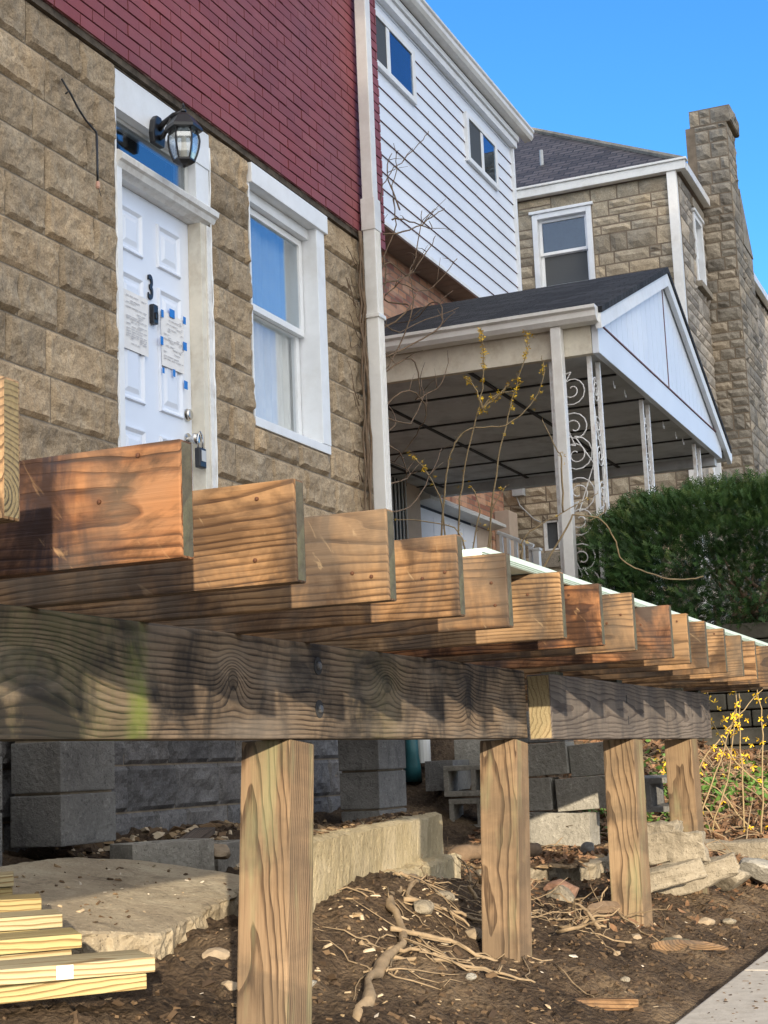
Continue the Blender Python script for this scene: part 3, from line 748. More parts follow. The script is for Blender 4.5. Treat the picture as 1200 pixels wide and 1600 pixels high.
# bare vine on the house corner
VINE = [[(9.53,4.02,1.79),(9.51,4.06,2.15),(9.48,4.08,2.6),(9.47,4.07,2.96),(9.48,4.02,3.32),(9.52,3.98,3.51),(9.54,3.92,3.84),(9.57,3.89,4.03),(9.63,3.82,4.17),(9.72,3.66,4.35),(9.78,3.61,4.46)],
[(9.35,3.89,3.13),(9.51,3.87,3.31),(9.63,3.93,3.54),(9.78,3.89,3.81),(9.88,3.95,4.1),(10.02,3.96,4.34),(10.13,4.02,4.58)],
[(9.38,3.9,2.91),(9.52,3.71,3.1),(9.52,3.9,3.18),(9.62,3.82,3.31),(9.77,3.71,3.28),(9.88,3.6,3.39),(9.98,3.51,3.55)],
[(9.45,3.79,3.73),(9.59,3.71,3.74),(9.88,3.67,3.77),(10.09,3.75,3.91)],[(9.65,3.81,3.86),(9.7,3.91,4.18),(10.14,4.04,4.51)],
[(9.39,3.83,3.6),(9.52,3.69,3.65),(9.72,3.59,3.79),(9.9,3.56,3.91)],[(9.46,3.94,2.39),(9.66,3.8,2.55),(9.86,3.75,2.45),(9.99,3.89,2.31),(10.09,4.11,2.16),(10.18,4.24,2.26)],
[(9.42,3.88,2.74),(9.69,3.69,2.91),(9.91,3.62,3.09),(10.05,3.72,3.29),(10.19,3.95,3.22),(10.3,4.18,3.26)],[(9.43,3.91,2.63),(9.58,3.75,2.76),(9.73,3.75,2.56),(9.82,3.81,2.52),(9.97,3.67,2.65),(10.05,3.64,2.85)],
[(9.4,3.86,3.26),(9.64,3.75,3.37),(9.89,3.71,3.6),(10.12,3.72,3.8)],[(9.4,3.89,3.0),(9.73,3.9,3.0),(10.08,3.89,3.15),(10.49,3.7,3.35)],[(9.49,3.95,2.18),(9.79,3.92,2.11),(10.06,4.01,1.96)],
[(9.54,3.97,1.87),(9.94,3.93,2.02),(10.21,4.21,2.19)],[(9.42,3.93,2.61),(9.67,3.91,2.8),(9.9,3.84,3.22),(10.09,3.92,3.53),(10.31,3.95,3.74)],[(9.4,3.87,3.34),(9.46,3.82,3.42),(9.64,3.75,3.37),(9.74,3.7,3.67),(9.84,3.71,3.9)],
[(9.47,3.94,2.35),(9.78,3.85,2.35),(10.02,3.84,2.59),(10.22,3.93,2.78)],[(9.56,3.99,1.7),(9.93,3.94,1.79),(10.27,3.91,2.05),(10.58,3.92,2.32)],[(9.49,3.94,2.22),(9.74,3.94,2.36),(9.92,4.08,2.55)]]
V = thing('bare_vine', (9.5, 3.93, gz(9.5, 3.93)), 'leafless climbing vine on the corner of the near house', 'vine')
def curve(pts, sub=4, jit=.0):
    out = []; P = [Vector(p) for p in pts]
    for i in range(len(P)-1):
        p0 = P[max(i-1, 0)]; p1 = P[i]; p2 = P[i+1]; p3 = P[min(i+2, len(P)-1)]
        for s in range(sub):
            t = s/sub
            q = .5*((2*p1)+(-p0+p2)*t+(2*p0-5*p1+4*p2-p3)*t*t+(-p0+3*p1-3*p2+p3)*t**3)
            out.append(q+Vector((random.uniform(-jit, jit), random.uniform(-jit, jit), random.uniform(-jit, jit))))
    out.append(P[-1]); return out
m = MB()
for (x, rr) in ((9.21, .015), (9.17, .011), (9.12, .008), (9.225, .012)):
    p = []; z = gz(9.5, 3.9)-.05; xx = x
    while z < 3.6:
        p.append((xx, 3.925+random.uniform(-.01, .01), z)); z += .13; xx += random.uniform(-.022, .022); xx = min(9.235, max(9.05, xx))
    m.tube(p, [rr*(1-.5*i/len(p)) for i in range(len(p))], 6)
for q in range(16):
    z = random.uniform(1.5, 3.3); x = random.uniform(9.08, 9.2); p = [(x, 3.93, z)]
    for s in range(5): p.append((p[-1][0]-random.uniform(.01, .06), 3.93+random.uniform(-.01, .01), p[-1][2]+random.uniform(-.04, .09)))
    m.tube(p, [.004, .0035, .003, .003, .002, .002], 5)
build(m, 'vine_stem', 'bark', V, smooth=True)
m = MB()
for v in VINE:
    p = curve(v, 4, .008); n_ = len(p)
    m.tube(p, [.0065*(1-.6*i/n_) for i in range(n_)], 5)
    for q in range(max(2, n_//5)):
        a = p[random.randrange(2, n_)]; d = Vector((random.uniform(-.1, .2), random.uniform(-.15, .1), random.uniform(-.03, .2)))
        m.tube([a, a+d*.5+Vector((0, 0, .01)), a+d], [.0035, .0025, .0015], 4)
build(m, 'vine_twig', 'bark', V, smooth=True)

# ------------------------------------------------------------------ deck frame
DK = thing('deck_frame', (5.0, 2.5, -.6), 'weathered timber deck frame of cantilevered joists over a beam on posts', 'deck frame')
JX = [1.556, 2.0, 2.395, 2.785, 3.205, 3.58, 4.06, 4.41, 4.76, 5.28, 5.635, 6.03, 6.47, 6.94, 7.38, 7.78, 8.18, 8.60]
JY = [1.163, 1.166, 1.167, 1.156, 1.163, 1.173, 1.177, 1.162, 1.150, 1.147, 1.161, 1.175, 1.184, 1.197, 1.21, 1.12, 1.16, 1.17]
for i, (x, y) in enumerate(zip(JX, JY)):
    m = MB(); Lj = 3.93-y
    jt = random.uniform(-.002, .002)
    m.box(0, -.019, -.092, Lj, .019, .092, mis=[0, 0, 0, 0, 0, 1])
    z = .412+jt
    mat = 'joist_red' if i in (1, 7, 9) else 'joist'
    j = build(m, 'joist', [mat, 'end_rings' if i == 0 else 'joist_end'], DK, frame((x+.019, y, z), (math.sin(random.uniform(-.003, .003)), 1, 0), (-1, 0, 0), (0, 0, 1)), bevel=.004)
    if i == 0: tag(j, 'shorter looking joist with growth rings showing on its end')
    if i == 1: tag(j, 'reddish joist with dark water stains')
    if i == 0: M['screw'] = plain('rusty_screw', (.10, .045, .025), .5, .3, 30, metal=.4)
    for q in range(random.choice([2, 2, 3]) if i else 0):
        m = MB(); ox, oz = random.uniform(.03, .19), random.uniform(-.06, .075)
        m.lathe([(.0005, .0225), (.0035, .022), (.004, .0205), (.004, .012)], (ox, 0, oz), 8, axis='Y')
        build(m, 'screw_head', 'screw', j, WL[j])
mb = MB(); mb.box(1.5, 3.932, .322, 8.8, 3.97, .503); build(mb, 'ledger_board', 'joist', DK, bevel=.003)
m = MB(); m.box(0, -.045, -.1235, 4.428, .045, .1235, mis=[0, 0, 0, 1, 0, 1]); BM = build(m, 'beam', ['beam', 'joist_end'], DK, frame((1.0, 1.775, .1965), (1, 0, 0), (0, 1, 0), (0, 0, 1)), bevel=.005)
m = MB(); m.box(0, -.045, -.1185, 2.95, .045, .1185, mis=[0, 0, 0, 1, 0, 1])
BM2 = build(m, 'beam', ['beam_grey', 'beam_end'], DK, frame((5.435, 1.682, .1845), (1, 0, 0), (0, 1, 0), (0, 0, 1)), bevel=.005)
m = MB()
for x in (5.6, 6.5, 8.2): m.box(x, 1.66, .304, x+.09, 1.72, .3185)
m.box(7.72, 1.642, .304, 7.76, 1.70, .3185); each(m, 'shim_block', 'joist_end', DK)
m = MB()
for (x, z) in ((3.655, .262), (3.655, .150)):
    m.lathe([(.024, -.0008), (.024, .004)], (x, 1.729, z), 14, axis='Y', mi=0); m.lathe([(.0005, -.008), (.009, -.007), (.011, -.003), (.011, .006)], (x, 1.728, z), 8, axis='Y', mi=1)
each(m, 'bolt', ['dark', plain('dull_bolt', (.16, .16, .165), .5, .2, 40, metal=.6)], BM)
m = MB()
for (x, z) in ((6.56, .235), (6.57, .145)): m.box(x-.006, 1.6355, z-.018, x+.006, 1.6425, z+.018)
each(m, 'bolt', 'dark', BM2, bevel=.002)
def post(x0, y0, zt, lean, tw=0):
    m = MB(); m.box(0, -.07, -.07, 1.25, .07, .07)
    top = Vector((x0+.07, y0+.07, zt)); bot = top+Vector((lean, 0, -1.25)); ex = (top-bot).normalized()
    ey = Vector((math.sin(R(tw)), math.cos(R(tw)), 0)); ez = ex.cross(ey).normalized(); ey = ez.cross(ex)
    return build(m, 'post', 'post', DK, frame(bot, ex, ey, ez), bevel=.006)
post(3.492, 1.735, .0725, -.12); post(5.296, 1.732, .0725, -.15); post(6.67, 1.642, .0655, -.05, 3); post(7.87, 1.642, .0655, .02, 2)
# pale board lying along the joist tops
m = MB(); m.box(3.64, 1.255, .506, 10.6, 1.40, .522); m.box(3.70, 1.262, .5225, 10.6, 1.395, .538)
for q in range(3): m.box(3.64, 1.252, .508+q*.0052, 10.6, 1.2545, .5105+q*.0052)
tag(build(m, 'decking_board', 'mint', bevel=.0015, origin=(7.0, 1.33, .506)), 'long pale mint green board lying along the tops of the joists', 'board')

# ------------------------------------------------------------------ under the deck
def hollow(L=.395, H=.19, D_=.19):
    m = MB(); t = .032; a, b = L/2, D_/2
    m.box(-a, -b, 0, a, -b+t, H); m.box(-a, b-t, 0, a, b, H)
    for x in (-a, -t/2, a-t): m.box(x, -b+t, 0, x+t, b-t, H)
    return m
proto = {}
def cinder(pos, yaw_=0, tilt=0, pitch=0, label='', group=None, mat='cinder', lay=None):
    key = mat
    if key not in proto:
        o = build(hollow(), 'cinder_block', mat, bevel=.004, W=Matrix()); proto[key] = o
    else:
        o = proto[key].copy(); COL.objects.link(o)
    Rm = Matrix.Rotation(R(yaw_), 4, 'Z') @ Matrix.Rotation(R(tilt), 4, 'X') @ Matrix.Rotation(R(pitch), 4, 'Y')
    if lay: Rm = Rm @ Matrix.Rotation(R(90), 4, lay)
    o.matrix_basis = Matrix.Translation(pos) @ Rm; WL[o] = o.matrix_basis
    tag(o, label, 'cinder block', group); return o
# two block piers against the wall
def pier(name, x0, y0, z0, n_, label, rough=.01):
    P = thing(name, (x0+.2, y0+.1, z0), label, 'pier')
    for k in range(n_):
        m = MB(); q = random.uniform(-rough, rough)
        fx = lambda u, v, h: (x0+q-h, u, v); fy = lambda u, v, h: (u, y0+q-h, v)
        z = z0+k*.2145
        m.box(x0+q, y0+q, z+.004, x0+.40+q, y0+.24, z+.208)
        build(m, 'pier_block', 'cinder' if (k+n_) % 2 else 'cinder', P, bevel=.006)
    m = MB()
    for k in range(1, n_): m.box(x0+.012, y0+.012, z0+k*.2145-.006, x0+.39, y0+.23, z0+k*.2145+.004)
    for q in range(7):
        x = x0+random.uniform(.05, .35); z = z0+random.uniform(.1, n_*.2)
    build(m, 'mortar_joint', 'mortar', P)
    return P
pier('block_pier', 5.275, 3.66, -.275, 3, 'grey two block wide pier standing on the left against the shaded rock face wall')
pier('block_pier', 7.99, 3.43, -.46, 3, 'taller grey block pier standing behind the concrete curb end')
pier('block_pier', 4.55, 3.70, -.33, 3, 'dark block pier at the far left edge under the deck')
GR = 'loose cinder blocks around the collapsed block wall'
# the collapsed dry stack: stretchers facing the camera, hollow ones lying on their side
S = [((9.10, 3.24, -.365), 92, 0, 'X', 'cinder_warm', 'cinder block with open cores facing out, lowest beside the concrete curb'),
     ((9.10, 3.27, -.160), 90, 0, 'X', 'cinder_warm', 'cinder block with open cores facing out, upper one between curb and second post'),
     ((9.02, 2.69, -.555), 87, -2, None, 'cinder_warm', 'cinder block lowest in the leaning stack between the second and third posts'),
     ((9.06, 2.50, -.350), 88, 3, None, 'cinder_warm', 'wide cinder block in the middle of the leaning stack'),
     ((9.06, 2.93, -.352), 90, 1, None, 'cinder_warm', 'cinder block half hidden behind the second post'),
     ((9.10, 2.83, -.145), 90, 2, None, 'cinder_warm', 'cinder block upper left in the leaning stack, beside the second post'),
     ((9.12, 2.42, -.150), 87, 4, None, 'cinder_warm', 'cinder block upper right in the leaning stack, behind the third post'),
     ((9.22, 2.87, .055), 91, 0, None, 'cinder', 'topmost cinder block of the leaning stack, close under the beam'),
     ((9.70, 3.38, -.09), 95, 0, None, 'cinder_warm', 'cinder block lying behind the open core blocks'),
     ((9.45, 3.56, -.22), 2, 0, None, 'cinder', 'cinder block with its top cores open beside the block pier'),
     ((8.60, 2.06, -.27), 80, -4, 'X', 'cinder', 'cinder block with a dark open core between the third and fourth posts')]
for (p, yw, tl, lay, mat, lab) in S:
    p = (p[0], p[1], p[2]+.04)
    if lay == 'X': cinder((p[0], p[1], p[2]), yw, tl, 0, lab, GR, mat, 'X')
    elif lay == 'Y': cinder((p[0], p[1], p[2]), yw, tl, 0, lab, GR, mat, 'Y')
    else: cinder(p, yw, 0, tl, lab, GR, mat)
cinder((5.72, 3.46, -.47), -28, 0, 0, 'cinder block sunk behind the slab at its left end', GR, 'cinder_warm')
cinder((6.22, 3.50, -.505), 10, 0, 0, 'cinder block with cores up sunk behind the slab, near the first post', GR, 'cinder_warm')

def rough_slab(name, poly, ztop, thick, mat, label, cat, amp=.02, n_edge=26, seed=0):
    """a slab with a broken, wandering outline; ztop(x,y) gives the surface"""
    out = []
    L_ = len(poly)
    for i in range(L_):
        a, b = Vector(poly[i]), Vector(poly[(i+1) % L_]); n_ = max(3, int((b-a).length/.022))
        for k in range(n_):
            p = a.lerp(b, k/n_); q = amp*nz(p.x+seed, p.y, 2, 9)+amp*.6*nz(p.x, p.y+seed, 5, 25); nn = Vector((b.y-a.y, a.x-b.x)).normalized()
            out.append(p+nn*q)
    cx = sum(p.x for p in out)/len(out); cy = sum(p.y for p in out)/len(out)
    m = MB(); n_ = len(out); vs = []; rings = [(1.0, 0), (.985, .004), (.9, .006), (.7, .006), (.45, .006), (.2, .006)]
    for (s, dz) in rings:
        for p in out:
            x, y = cx+(p.x-cx)*s, cy+(p.y-cy)*s
            vs.append((x, y, ztop(x, y)-.008+dz*1.5+.005*nz(x, y, seed, 12)*(1 if s < 1 else 0)))
    fs = []
    for r_ in range(len(rings)-1):
        for k in range(n_): fs.append((r_*n_+k, r_*n_+(k+1) % n_, (r_+1)*n_+(k+1) % n_, (r_+1)*n_+k))
    vs.append((cx, cy, ztop(cx, cy))); ci = len(vs)-1; o = (len(rings)-1)*n_
    for k in range(n_): fs.append((o+k, o+(k+1) % n_, ci))
    base = len(vs)
    for lv in (.12, .26, .42, .6, .8, 1.0):
        for k, p in enumerate(out):
            w = 1-(.03*lv*lv)
            x, y = cx+(p.x-cx)*w, cy+(p.y-cy)*w
            zz = ztop(p.x, p.y)-thick*lv*(1+.12*nz(p.x, p.y, seed, 8)); q1 = .022*nz(p.x, p.y, zz, 16)+.014*nz(p.x, p.y, zz+4, 38); nn = Vector((p.x-cx, p.y-cy)).normalized(); vs.append((x+nn.x*q1, y+nn.y*q1, zz))
    prev = 0
    for lv in range(6):
        b_ = base+lv*n_
        for k in range(n_): fs.append((prev+(k+1) % n_, prev+k, b_+k, b_+(k+1) % n_))
        prev = b_
    fs.append(tuple(prev+k for k in range(n_-1, -1, -1)))
    m.add(vs, fs)
    return tag(build(m, name, mat, origin=(cx, cy, ztop(cx, cy)-thick)), label, cat)
slab_z = lambda x, y: -.50+.19*(y-2.6)
rough_slab('concrete_slab', [(4.32, 2.63), (5.18, 2.83), (5.66, 3.02), (5.52, 3.44), (5.25, 3.62), (4.0, 3.58), (3.7, 3.1), (4.05, 2.82)], slab_z, .15, 'concrete', 'tilted slab of old concrete with broken edges, partly in sun', 'slab', seed=2)
# the poured curb with a lower step in front
def wall_run(name, pts, w, z0, z1, mat, label, cat, amp=.006):
    a, b = Vector(pts[0]), Vector(pts[1]); d = (b-a).normalized(); n_ = Vector((-d.y, d.x)); L_ = (b-a).length
    m = MB(); k = int(L_/.03); prof = [(0, q/10) for q in range(11)]+[(.03, 1.0), (w/2, 1.0), (w, 1.0), (w, 0)]
    vs = []
    for i in range(k+1):
        p = a+d*(L_*i/k)
        for (o, h) in prof:
            q = p+n_*o; zz = z0+(z1-z0)*h; j = amp*nz(q.x, q.y, zz, 7)+amp*.8*nz(q.x, q.y, zz, 22)+amp*.5*nz(q.x, q.y, zz, 50)
            vs.append((q.x+n_.x*j, q.y+n_.y*j, z0+(z1-z0)*h+(j*1.3 if h == 1 else 0)-(.012 if (o == 0 and h == 1) else 0)))
    np_ = len(prof)
    fs = [(i*np_+q, i*np_+(q+1) % np_, (i+1)*np_+(q+1) % np_, (i+1)*np_+q) for i in range(k) for q in range(np_)]
    fs += [tuple(range(np_)), tuple(k*np_+q for q in range(np_-1, -1, -1))]
    m.add(vs, fs)
    return tag(build(m, name, mat, origin=(a.x, a.y, z0)), label, cat)
wall_run('concrete_curb', [(4.74, 2.32), (7.19, 2.757)], .22, -.85, -.242, 'curbmat', 'long yellowed concrete curb behind the first post', 'curb')
wall_run('concrete_footing', [(5.75, 2.39), (7.12, 2.64)], .14, -.9, -.435, 'curbmat', 'low broken concrete step at the foot of the long curb', 'footing', .010)
lg_z = lambda x, y: -.53+.0*(x)
rough_slab('stone_ledge', [(7.95, 2.20), (8.75, 2.28), (8.9, 3.0), (7.85, 2.98), (7.55, 2.62)], lambda x, y: -.545+.02*(x-8), .17, 'limestone', 'rough pale stone ledge covered in leaf litter behind the second post', 'ledge', amp=.035, seed=8)

# pile of fresh lumber at lower left
def lumber(a, b, w, t, mat, label, left=2.2):
    a, b = Vector(a), Vector(b); d = (b-a).normalized(); a = b-d*left
    ez = Vector((0, 0, 1)); ey = ez.cross(d).normalized(); ez = d.cross(ey)
    m = MB(); m.box(0, 0, 0, left, w, t)
    tag(build(m, 'lumber_board', mat, W=frame(a, d, ey, ez), bevel=.003), label, 'board', 'boards stacked at the slab')
LB = [((3.075, 2.306, -.474), (3.339, 2.045, -.475), 'lumber2', 'pale fresh board on top of the front pair, with a white sticker'),
      ((3.064, 2.298, -.514), (3.317, 2.056, -.512), 'lumber', 'greenish fresh board lowest of the front pair'),
      ((3.364, 2.523, -.442), (3.505, 2.368, -.440), 'lumber', 'fresh board with wavy grain just behind the front pair'),
      ((3.40, 2.545, -.481), (3.52, 2.41, -.479), 'lumber2', 'fresh board under the wavy grained one'),
      ((3.611, 2.708, -.412), (3.720, 2.577, -.412), 'lumber2', 'fresh board in the middle of the stack'),
      ((3.63, 2.725, -.451), (3.70, 2.641, -.451), 'lumber', 'fresh board under the middle one'),
      ((3.816, 2.862, -.381), (3.888, 2.767, -.383), 'lumber', 'fresh board next to last at the back of the stack'),
      ((3.83, 2.875, -.420), (3.88, 2.809, -.421), 'lumber2', 'fresh board lying on the slab under the next to last one'),
      ((4.017, 3.013, -.326), (4.042, 2.979, -.325), 'lumber2', 'short seen fresh board at the very back of the stack'),
      ((4.02, 3.02, -.365), (4.045, 2.986, -.364), 'lumber', 'fresh board under the very back one')]
for a, b, mt, lb in LB: lumber(a, b, .20, .036, mt, lb, 1.6)
fd = (Vector(LB[0][1])-Vector(LB[0][0])).normalized(); ez = Vector((0, 0, 1)); ey = ez.cross(fd).normalized(); ez = fd.cross(ey)
m = MB(); m.box(-.24, -.0015, .002, -.20, -.0005, .034)
brd = [o for o in COL.objects if o.name.startswith('lumber_board')][0]
build(m, 'sticker', 'paper', brd, frame(LB[0][1], fd, ey, ez))

# stones, bricks, scrap
def stone(pos, s, mat, seed, flat=.6, name='rubble_stone', label='', cat='stone', group=None, sub=3):
    bm = bmesh.new(); bmesh.ops.create_icosphere(bm, subdivisions=sub, radius=1)
    rr = random.Random(seed); pl = []
    for q in range(9):
        n_ = Vector((rr.gauss(0, 1), rr.gauss(0, 1), rr.gauss(0, 1))).normalized(); pl.append((n_, rr.uniform(.55, .85)))
    for v in bm.verts:
        for (n_, d) in pl:
            k = v.co.dot(n_)
            if k > d: v.co -= n_*(k-d)
        v.co += v.co.normalized()*.06*noise.noise(v.co*3+Vector((seed, 0, 0)))
        v.co = Vector((v.co.x*s[0], v.co.y*s[1], v.co.z*s[2]))
    me = bpy.data.meshes.new(name); bm.to_mesh(me); bm.free(); me.materials.append(M[mat])
    o = bpy.data.objects.new(name, me)
    place(o, None, Matrix.Translation(pos) @ Matrix.Rotation(rr.uniform(0, 6.28), 4, 'Z') @ Matrix.Rotation(rr.uniform(-.25, .25), 4, 'X'))
    return tag(o, label, cat, group)
def block_stone(c, h, yaw_, tilt, mat, label, seed=1, name='limestone_block'):
    m = MB(); f = lambda sx: sx
    T_ = Matrix.Translation(c) @ Matrix.Rotation(R(yaw_), 4, 'Z') @ Matrix.Rotation(R(tilt), 4, 'X')
    bm = bmesh.new(); bmesh.ops.create_cube(bm, size=2); bmesh.ops.subdivide_edges(bm, edges=bm.edges[:], cuts=7, use_grid_fill=True)
    for v in bm.verts:
        v.co = Vector((v.co.x*h[0], v.co.y*h[1], v.co.z*h[2]))
        v.co += Vector((nz(v.co.x, v.co.y, v.co.z+seed, 22), nz(v.co.y, v.co.x+seed, v.co.z, 22), nz(v.co.z, v.co.y, v.co.x+seed, 22)))*.012+Vector((nz(v.co.x+seed, v.co.y, v.co.z, 7), nz(v.co.y+seed, v.co.x, v.co.z, 7), nz(v.co.z+seed, v.co.y, v.co.x, 7)))*.022
    bmesh.ops.bevel(bm, geom=[e for e in bm.edges if e.calc_face_angle(0) > 1.0], offset=.006, segments=1, affect='EDGES')
    me = bpy.data.meshes.new(name); bm.to_mesh(me); bm.free(); me.materials.append(M[mat])
    o = bpy.data.objects.new(name, me); place(o, None, T_); return tag(o, label, 'stone block')
block_stone((7.44, 1.66, -.45), (.065, .135, .068), 3, -2, 'limestone', 'pale rough stone block in front of the fourth post', 2)
block_stone((7.75, 1.86, -.39), (.07, .15, .05), -4, 4, 'limestone', 'stone block lying just behind and above the block at the fourth post', 5)
block_stone((7.35, 1.74, -.585), (.09, .20, .05), 25, -14, 'limestone', 'flat grey stone tipped against the third post foot', 9)
block_stone((7.78, 1.66, -.62), (.10, .22, .05), 12, -20, 'limestone', 'leaning flat stone between the third and fourth post feet', 11)
block_stone((9.35, 1.62, -.60), (.07, .36, .07), -3, 0, 'limestone', 'long mossy edging stone right of the fourth post', 13)
STN = [((8.30, 1.58, -.66), (.10, .12, .07), 'limestone', 'tan broken stone right of the fourth post foot'), ((8.75, 1.52, -.66), (.16, .16, .07), 'cinder_warm', 'flat greenish grey stone at the right edge'),
       ((5.94, 3.32, -.345), (.10, .06, .045), 'rubble', 'broken tan stone chip leaning by the shaded wall'), ((7.05, 2.12, -.615), (.10, .09, .055), 'brickbit', 'reddish half brick lying left of the third post'),
       ((6.85, 2.08, -.625), (.11, .08, .05), 'limestone', 'pale stone left of the reddish half brick'), ((8.35, 2.35, -.50), (.05, .045, .04), 'cinder', 'small grey cube stone on the leaf covered ledge'),
       ((5.62, 2.18, -.56), (.06, .05, .03), 'limestone', 'pale shard at the foot of the curb step'), ((5.3, 2.12, -.56), (.05, .04, .025), 'limestone', 'small pale shard below the curb, left of the root')]
for i, (p, s, mt, lb) in enumerate(STN): stone((p[0], p[1], max(p[2], gfine(p[0], p[1])+s[2]*.3)) if p[0] < 7.5 and p[1] < 3 else p, s, mt, 40+i, label=lb)
random.seed(23)
spots = [(5.35, 1.95), (4.6, 2.3), (5.8, 1.55), (6.3, 1.6), (5.4, 1.42), (6.6, 1.5), (4.2, 2.05), (7.2, 1.5), (4.75, 1.75), (5.95, 1.95), (6.35, 2.2), (4.95, 2.5), (7.5, 1.45), (5.15, 1.38), (4.0, 2.2), (4.3, 2.42), (5.6, 2.3), (6.9, 1.75)]
for i, (x, y) in enumerate(spots):
    s = random.uniform(.018, .042)
    stone((x, y, gfine(x, y)+s*.15), (s*1.3, s, s*.6), random.choice(['rubble', 'limestone', 'rubble', 'cinder_warm']), 100+i, label='small broken stone lying on the bare dirt', group='small stones in the dirt', sub=2)
m = MB(); m.box(-.28, -.05, 0, .28, .05, .03)
tag(build(m, 'scrap_plank', 'beam_grey', W=Matrix.Translation((6.2, 3.62, -.33)) @ Matrix.Rotation(R(12), 4, 'Z') @ Matrix.Rotation(R(-9), 4, 'Y'), bevel=.004), 'grey scrap plank tipped up by the shaded wall', 'plank')
m = MB(); m.box(-.11, -.022, 0, .11, .022, .035)
tag(build(m, 'scrap_wood', 'joist', W=Matrix.Translation((5.05, 1.40, gfine(5.05, 1.4)-.005)) @ Matrix.Rotation(R(-50), 4, 'Z') @ Matrix.Rotation(R(4), 4, 'Y'), bevel=.003), 'short orange offcut of wood near the pavement edge', 'offcut')
m = MB(); m.tube(curve([(6.30, 1.50, -.775), (6.36, 1.44, -.772), (6.42, 1.37, -.80)], 3), [.03, .04, .036, .03, .034, .026, .02], 6)
tag(build(m, 'bark_chunk', 'joist_end', origin=(6.36, 1.44, -.78)), 'dark curled bark chunk in the dirt before the pavement', 'bark')
m = MB(); m.tube(curve([(6.22, 1.52, -.76), (6.36, 1.38, -.77), (6.5, 1.27, -.80)], 3), [.012, .022, .024, .02, .018, .012, .006], 5)
tag(build(m, 'wood_splinter', 'joist', origin=(6.36, 1.4, -.78)), 'orange brown wood splinter between the third post and the pavement', 'splinter')
m = MB(); m.tube(curve([(6.45, 1.84, -.645), (6.55, 1.80, -.64), (6.75, 1.73, -.655)], 3), [.02, .028, .026, .03, .026, .02, .012], 6)
tag(build(m, 'rotten_stick', 'bark', origin=(6.5, 1.8, -.67)), 'thick rotten stick lying left of the third post foot', 'stick')

# roots
RT = thing('tree_root', (7.9, 2.9, -.7), 'thick curved brown root looping out of the soil behind the second post', 'root')
m = MB(); p = curve([(7.2, 2.45, -.72), (7.5, 2.6, -.69), (7.72, 2.78, -.665), (7.86, 2.96, -.61), (7.86, 2.99, -.53), (7.9, 2.88, -.485), (8.0, 2.75, -.48), (8.2, 2.6, -.5)], 5, .006)
m.tube(p, [.045+.008*math.sin(i*.9) for i in range(len(p))], 10); build(m, 'root_wood', 'bark', RT, smooth=True)
RT = thing('dead_root', (4.9, 2.1, -.67), 'pale dead root with fine rootlets sprawling on the dirt between the first two posts', 'root')
m = MB()
R1 = [(3.95, 1.78, -.75), (4.09, 1.83, -.68), (4.49, 1.96, -.63), (4.9, 2.09, -.60), (5.32, 2.19, -.60), (5.6, 2.28, -.55), (5.73, 2.32, -.50)]
up_g = lambda L, h: [(a, b, max(c, gfine(a, b)+h)) for a, b, c in L]
R1 = R1[:1]+up_g(R1[1:], .010)
R1[3] = (4.94, 2.05, R1[3][2]); R1[4] = (5.26, 2.235, R1[4][2]-.01)
p = curve(R1, 5, .012); m.tube(p, [.013+.008*abs(math.sin(i*.41))+.004*math.sin(i*1.3)-.00015*i for i in range(len(p))], 8)
R2 = [[(4.72, 2.12, -.60), (4.77, 2.01, -.635), (4.84, 1.86, -.665), (4.9, 1.73, -.69), (4.95, 1.6, -.72)], [(4.8, 2.06, -.61), (4.82, 1.98, -.65), (4.86, 1.9, -.67)], [(5.6, 2.26, -.55), (5.35, 2.2, -.61), (5.4, 2.1, -.65), (5.45, 1.98, -.69)], [(5.62, 2.28, -.54), (5.53, 2.30, -.60), (5.53, 2.33, -.66)],
      [(4.95, 2.1, -.6), (5.1, 1.95, -.66), (5.15, 1.8, -.69), (5.3, 1.68, -.72)], [(5.3, 2.19, -.6), (5.5, 2.05, -.64), (5.6, 1.9, -.68)]]
R2 = [up_g(v, .012) for v in R2]
for v in R2: p = curve(v, 5, .006); m.tube(p, [.010*(1-.7*i/len(p)) for i in range(len(p))], 6)
random.seed(5)
for q in range(50):
    a = Vector(random.choice(R1[2:])) if random.random() < .6 else Vector(random.choice(random.choice(R2)))
    p = [a+Vector((random.uniform(-.05, .05), random.uniform(-.05, .05), 0))]; d = Vector((random.uniform(-1, 1), random.uniform(-1, .6), 0)).normalized()*random.uniform(.03, .06)
    for s in range(6):
        n_ = p[-1]+d+Vector((random.uniform(-.02, .02), random.uniform(-.02, .02), 0)); n_.z = max(gfine(n_.x, n_.y)+.006+.02*random.random()*(6-s)/6, p[-1].z-.03); p.append(n_)
    m.tube(p, [.0035, .003, .0028, .0024, .002, .0016, .001], 4)
build(m, 'root_wood', 'root', RT, smooth=True)
RT = thing('root_tangle', (6.2, 1.9, -.68), 'tangle of thin dry roots right of the second post', 'root')
m = MB()
for q in range(64):
    a = Vector((random.gauss(6.15, .28), random.gauss(1.95, .16), 0)); a.z = gfine(a.x, a.y)+random.uniform(0, .05); p = [a]
    d = Vector((random.uniform(-1, 1), random.uniform(-1, 1), random.uniform(-.2, .7))).normalized()*random.uniform(.025, .055)
    for s in range(6):
        n_ = p[-1]+d+Vector((random.uniform(-.02, .02), random.uniform(-.02, .02), random.uniform(-.025, .01))); n_.z = max(n_.z, gfine(n_.x, n_.y)+.003); p.append(n_)
    r = random.choice([.002, .003, .003, .005, .009]); m.tube(p, [r*(1-.12*s) for s in range(7)], 5)
build(m, 'root_wood', 'root', RT, smooth=True)

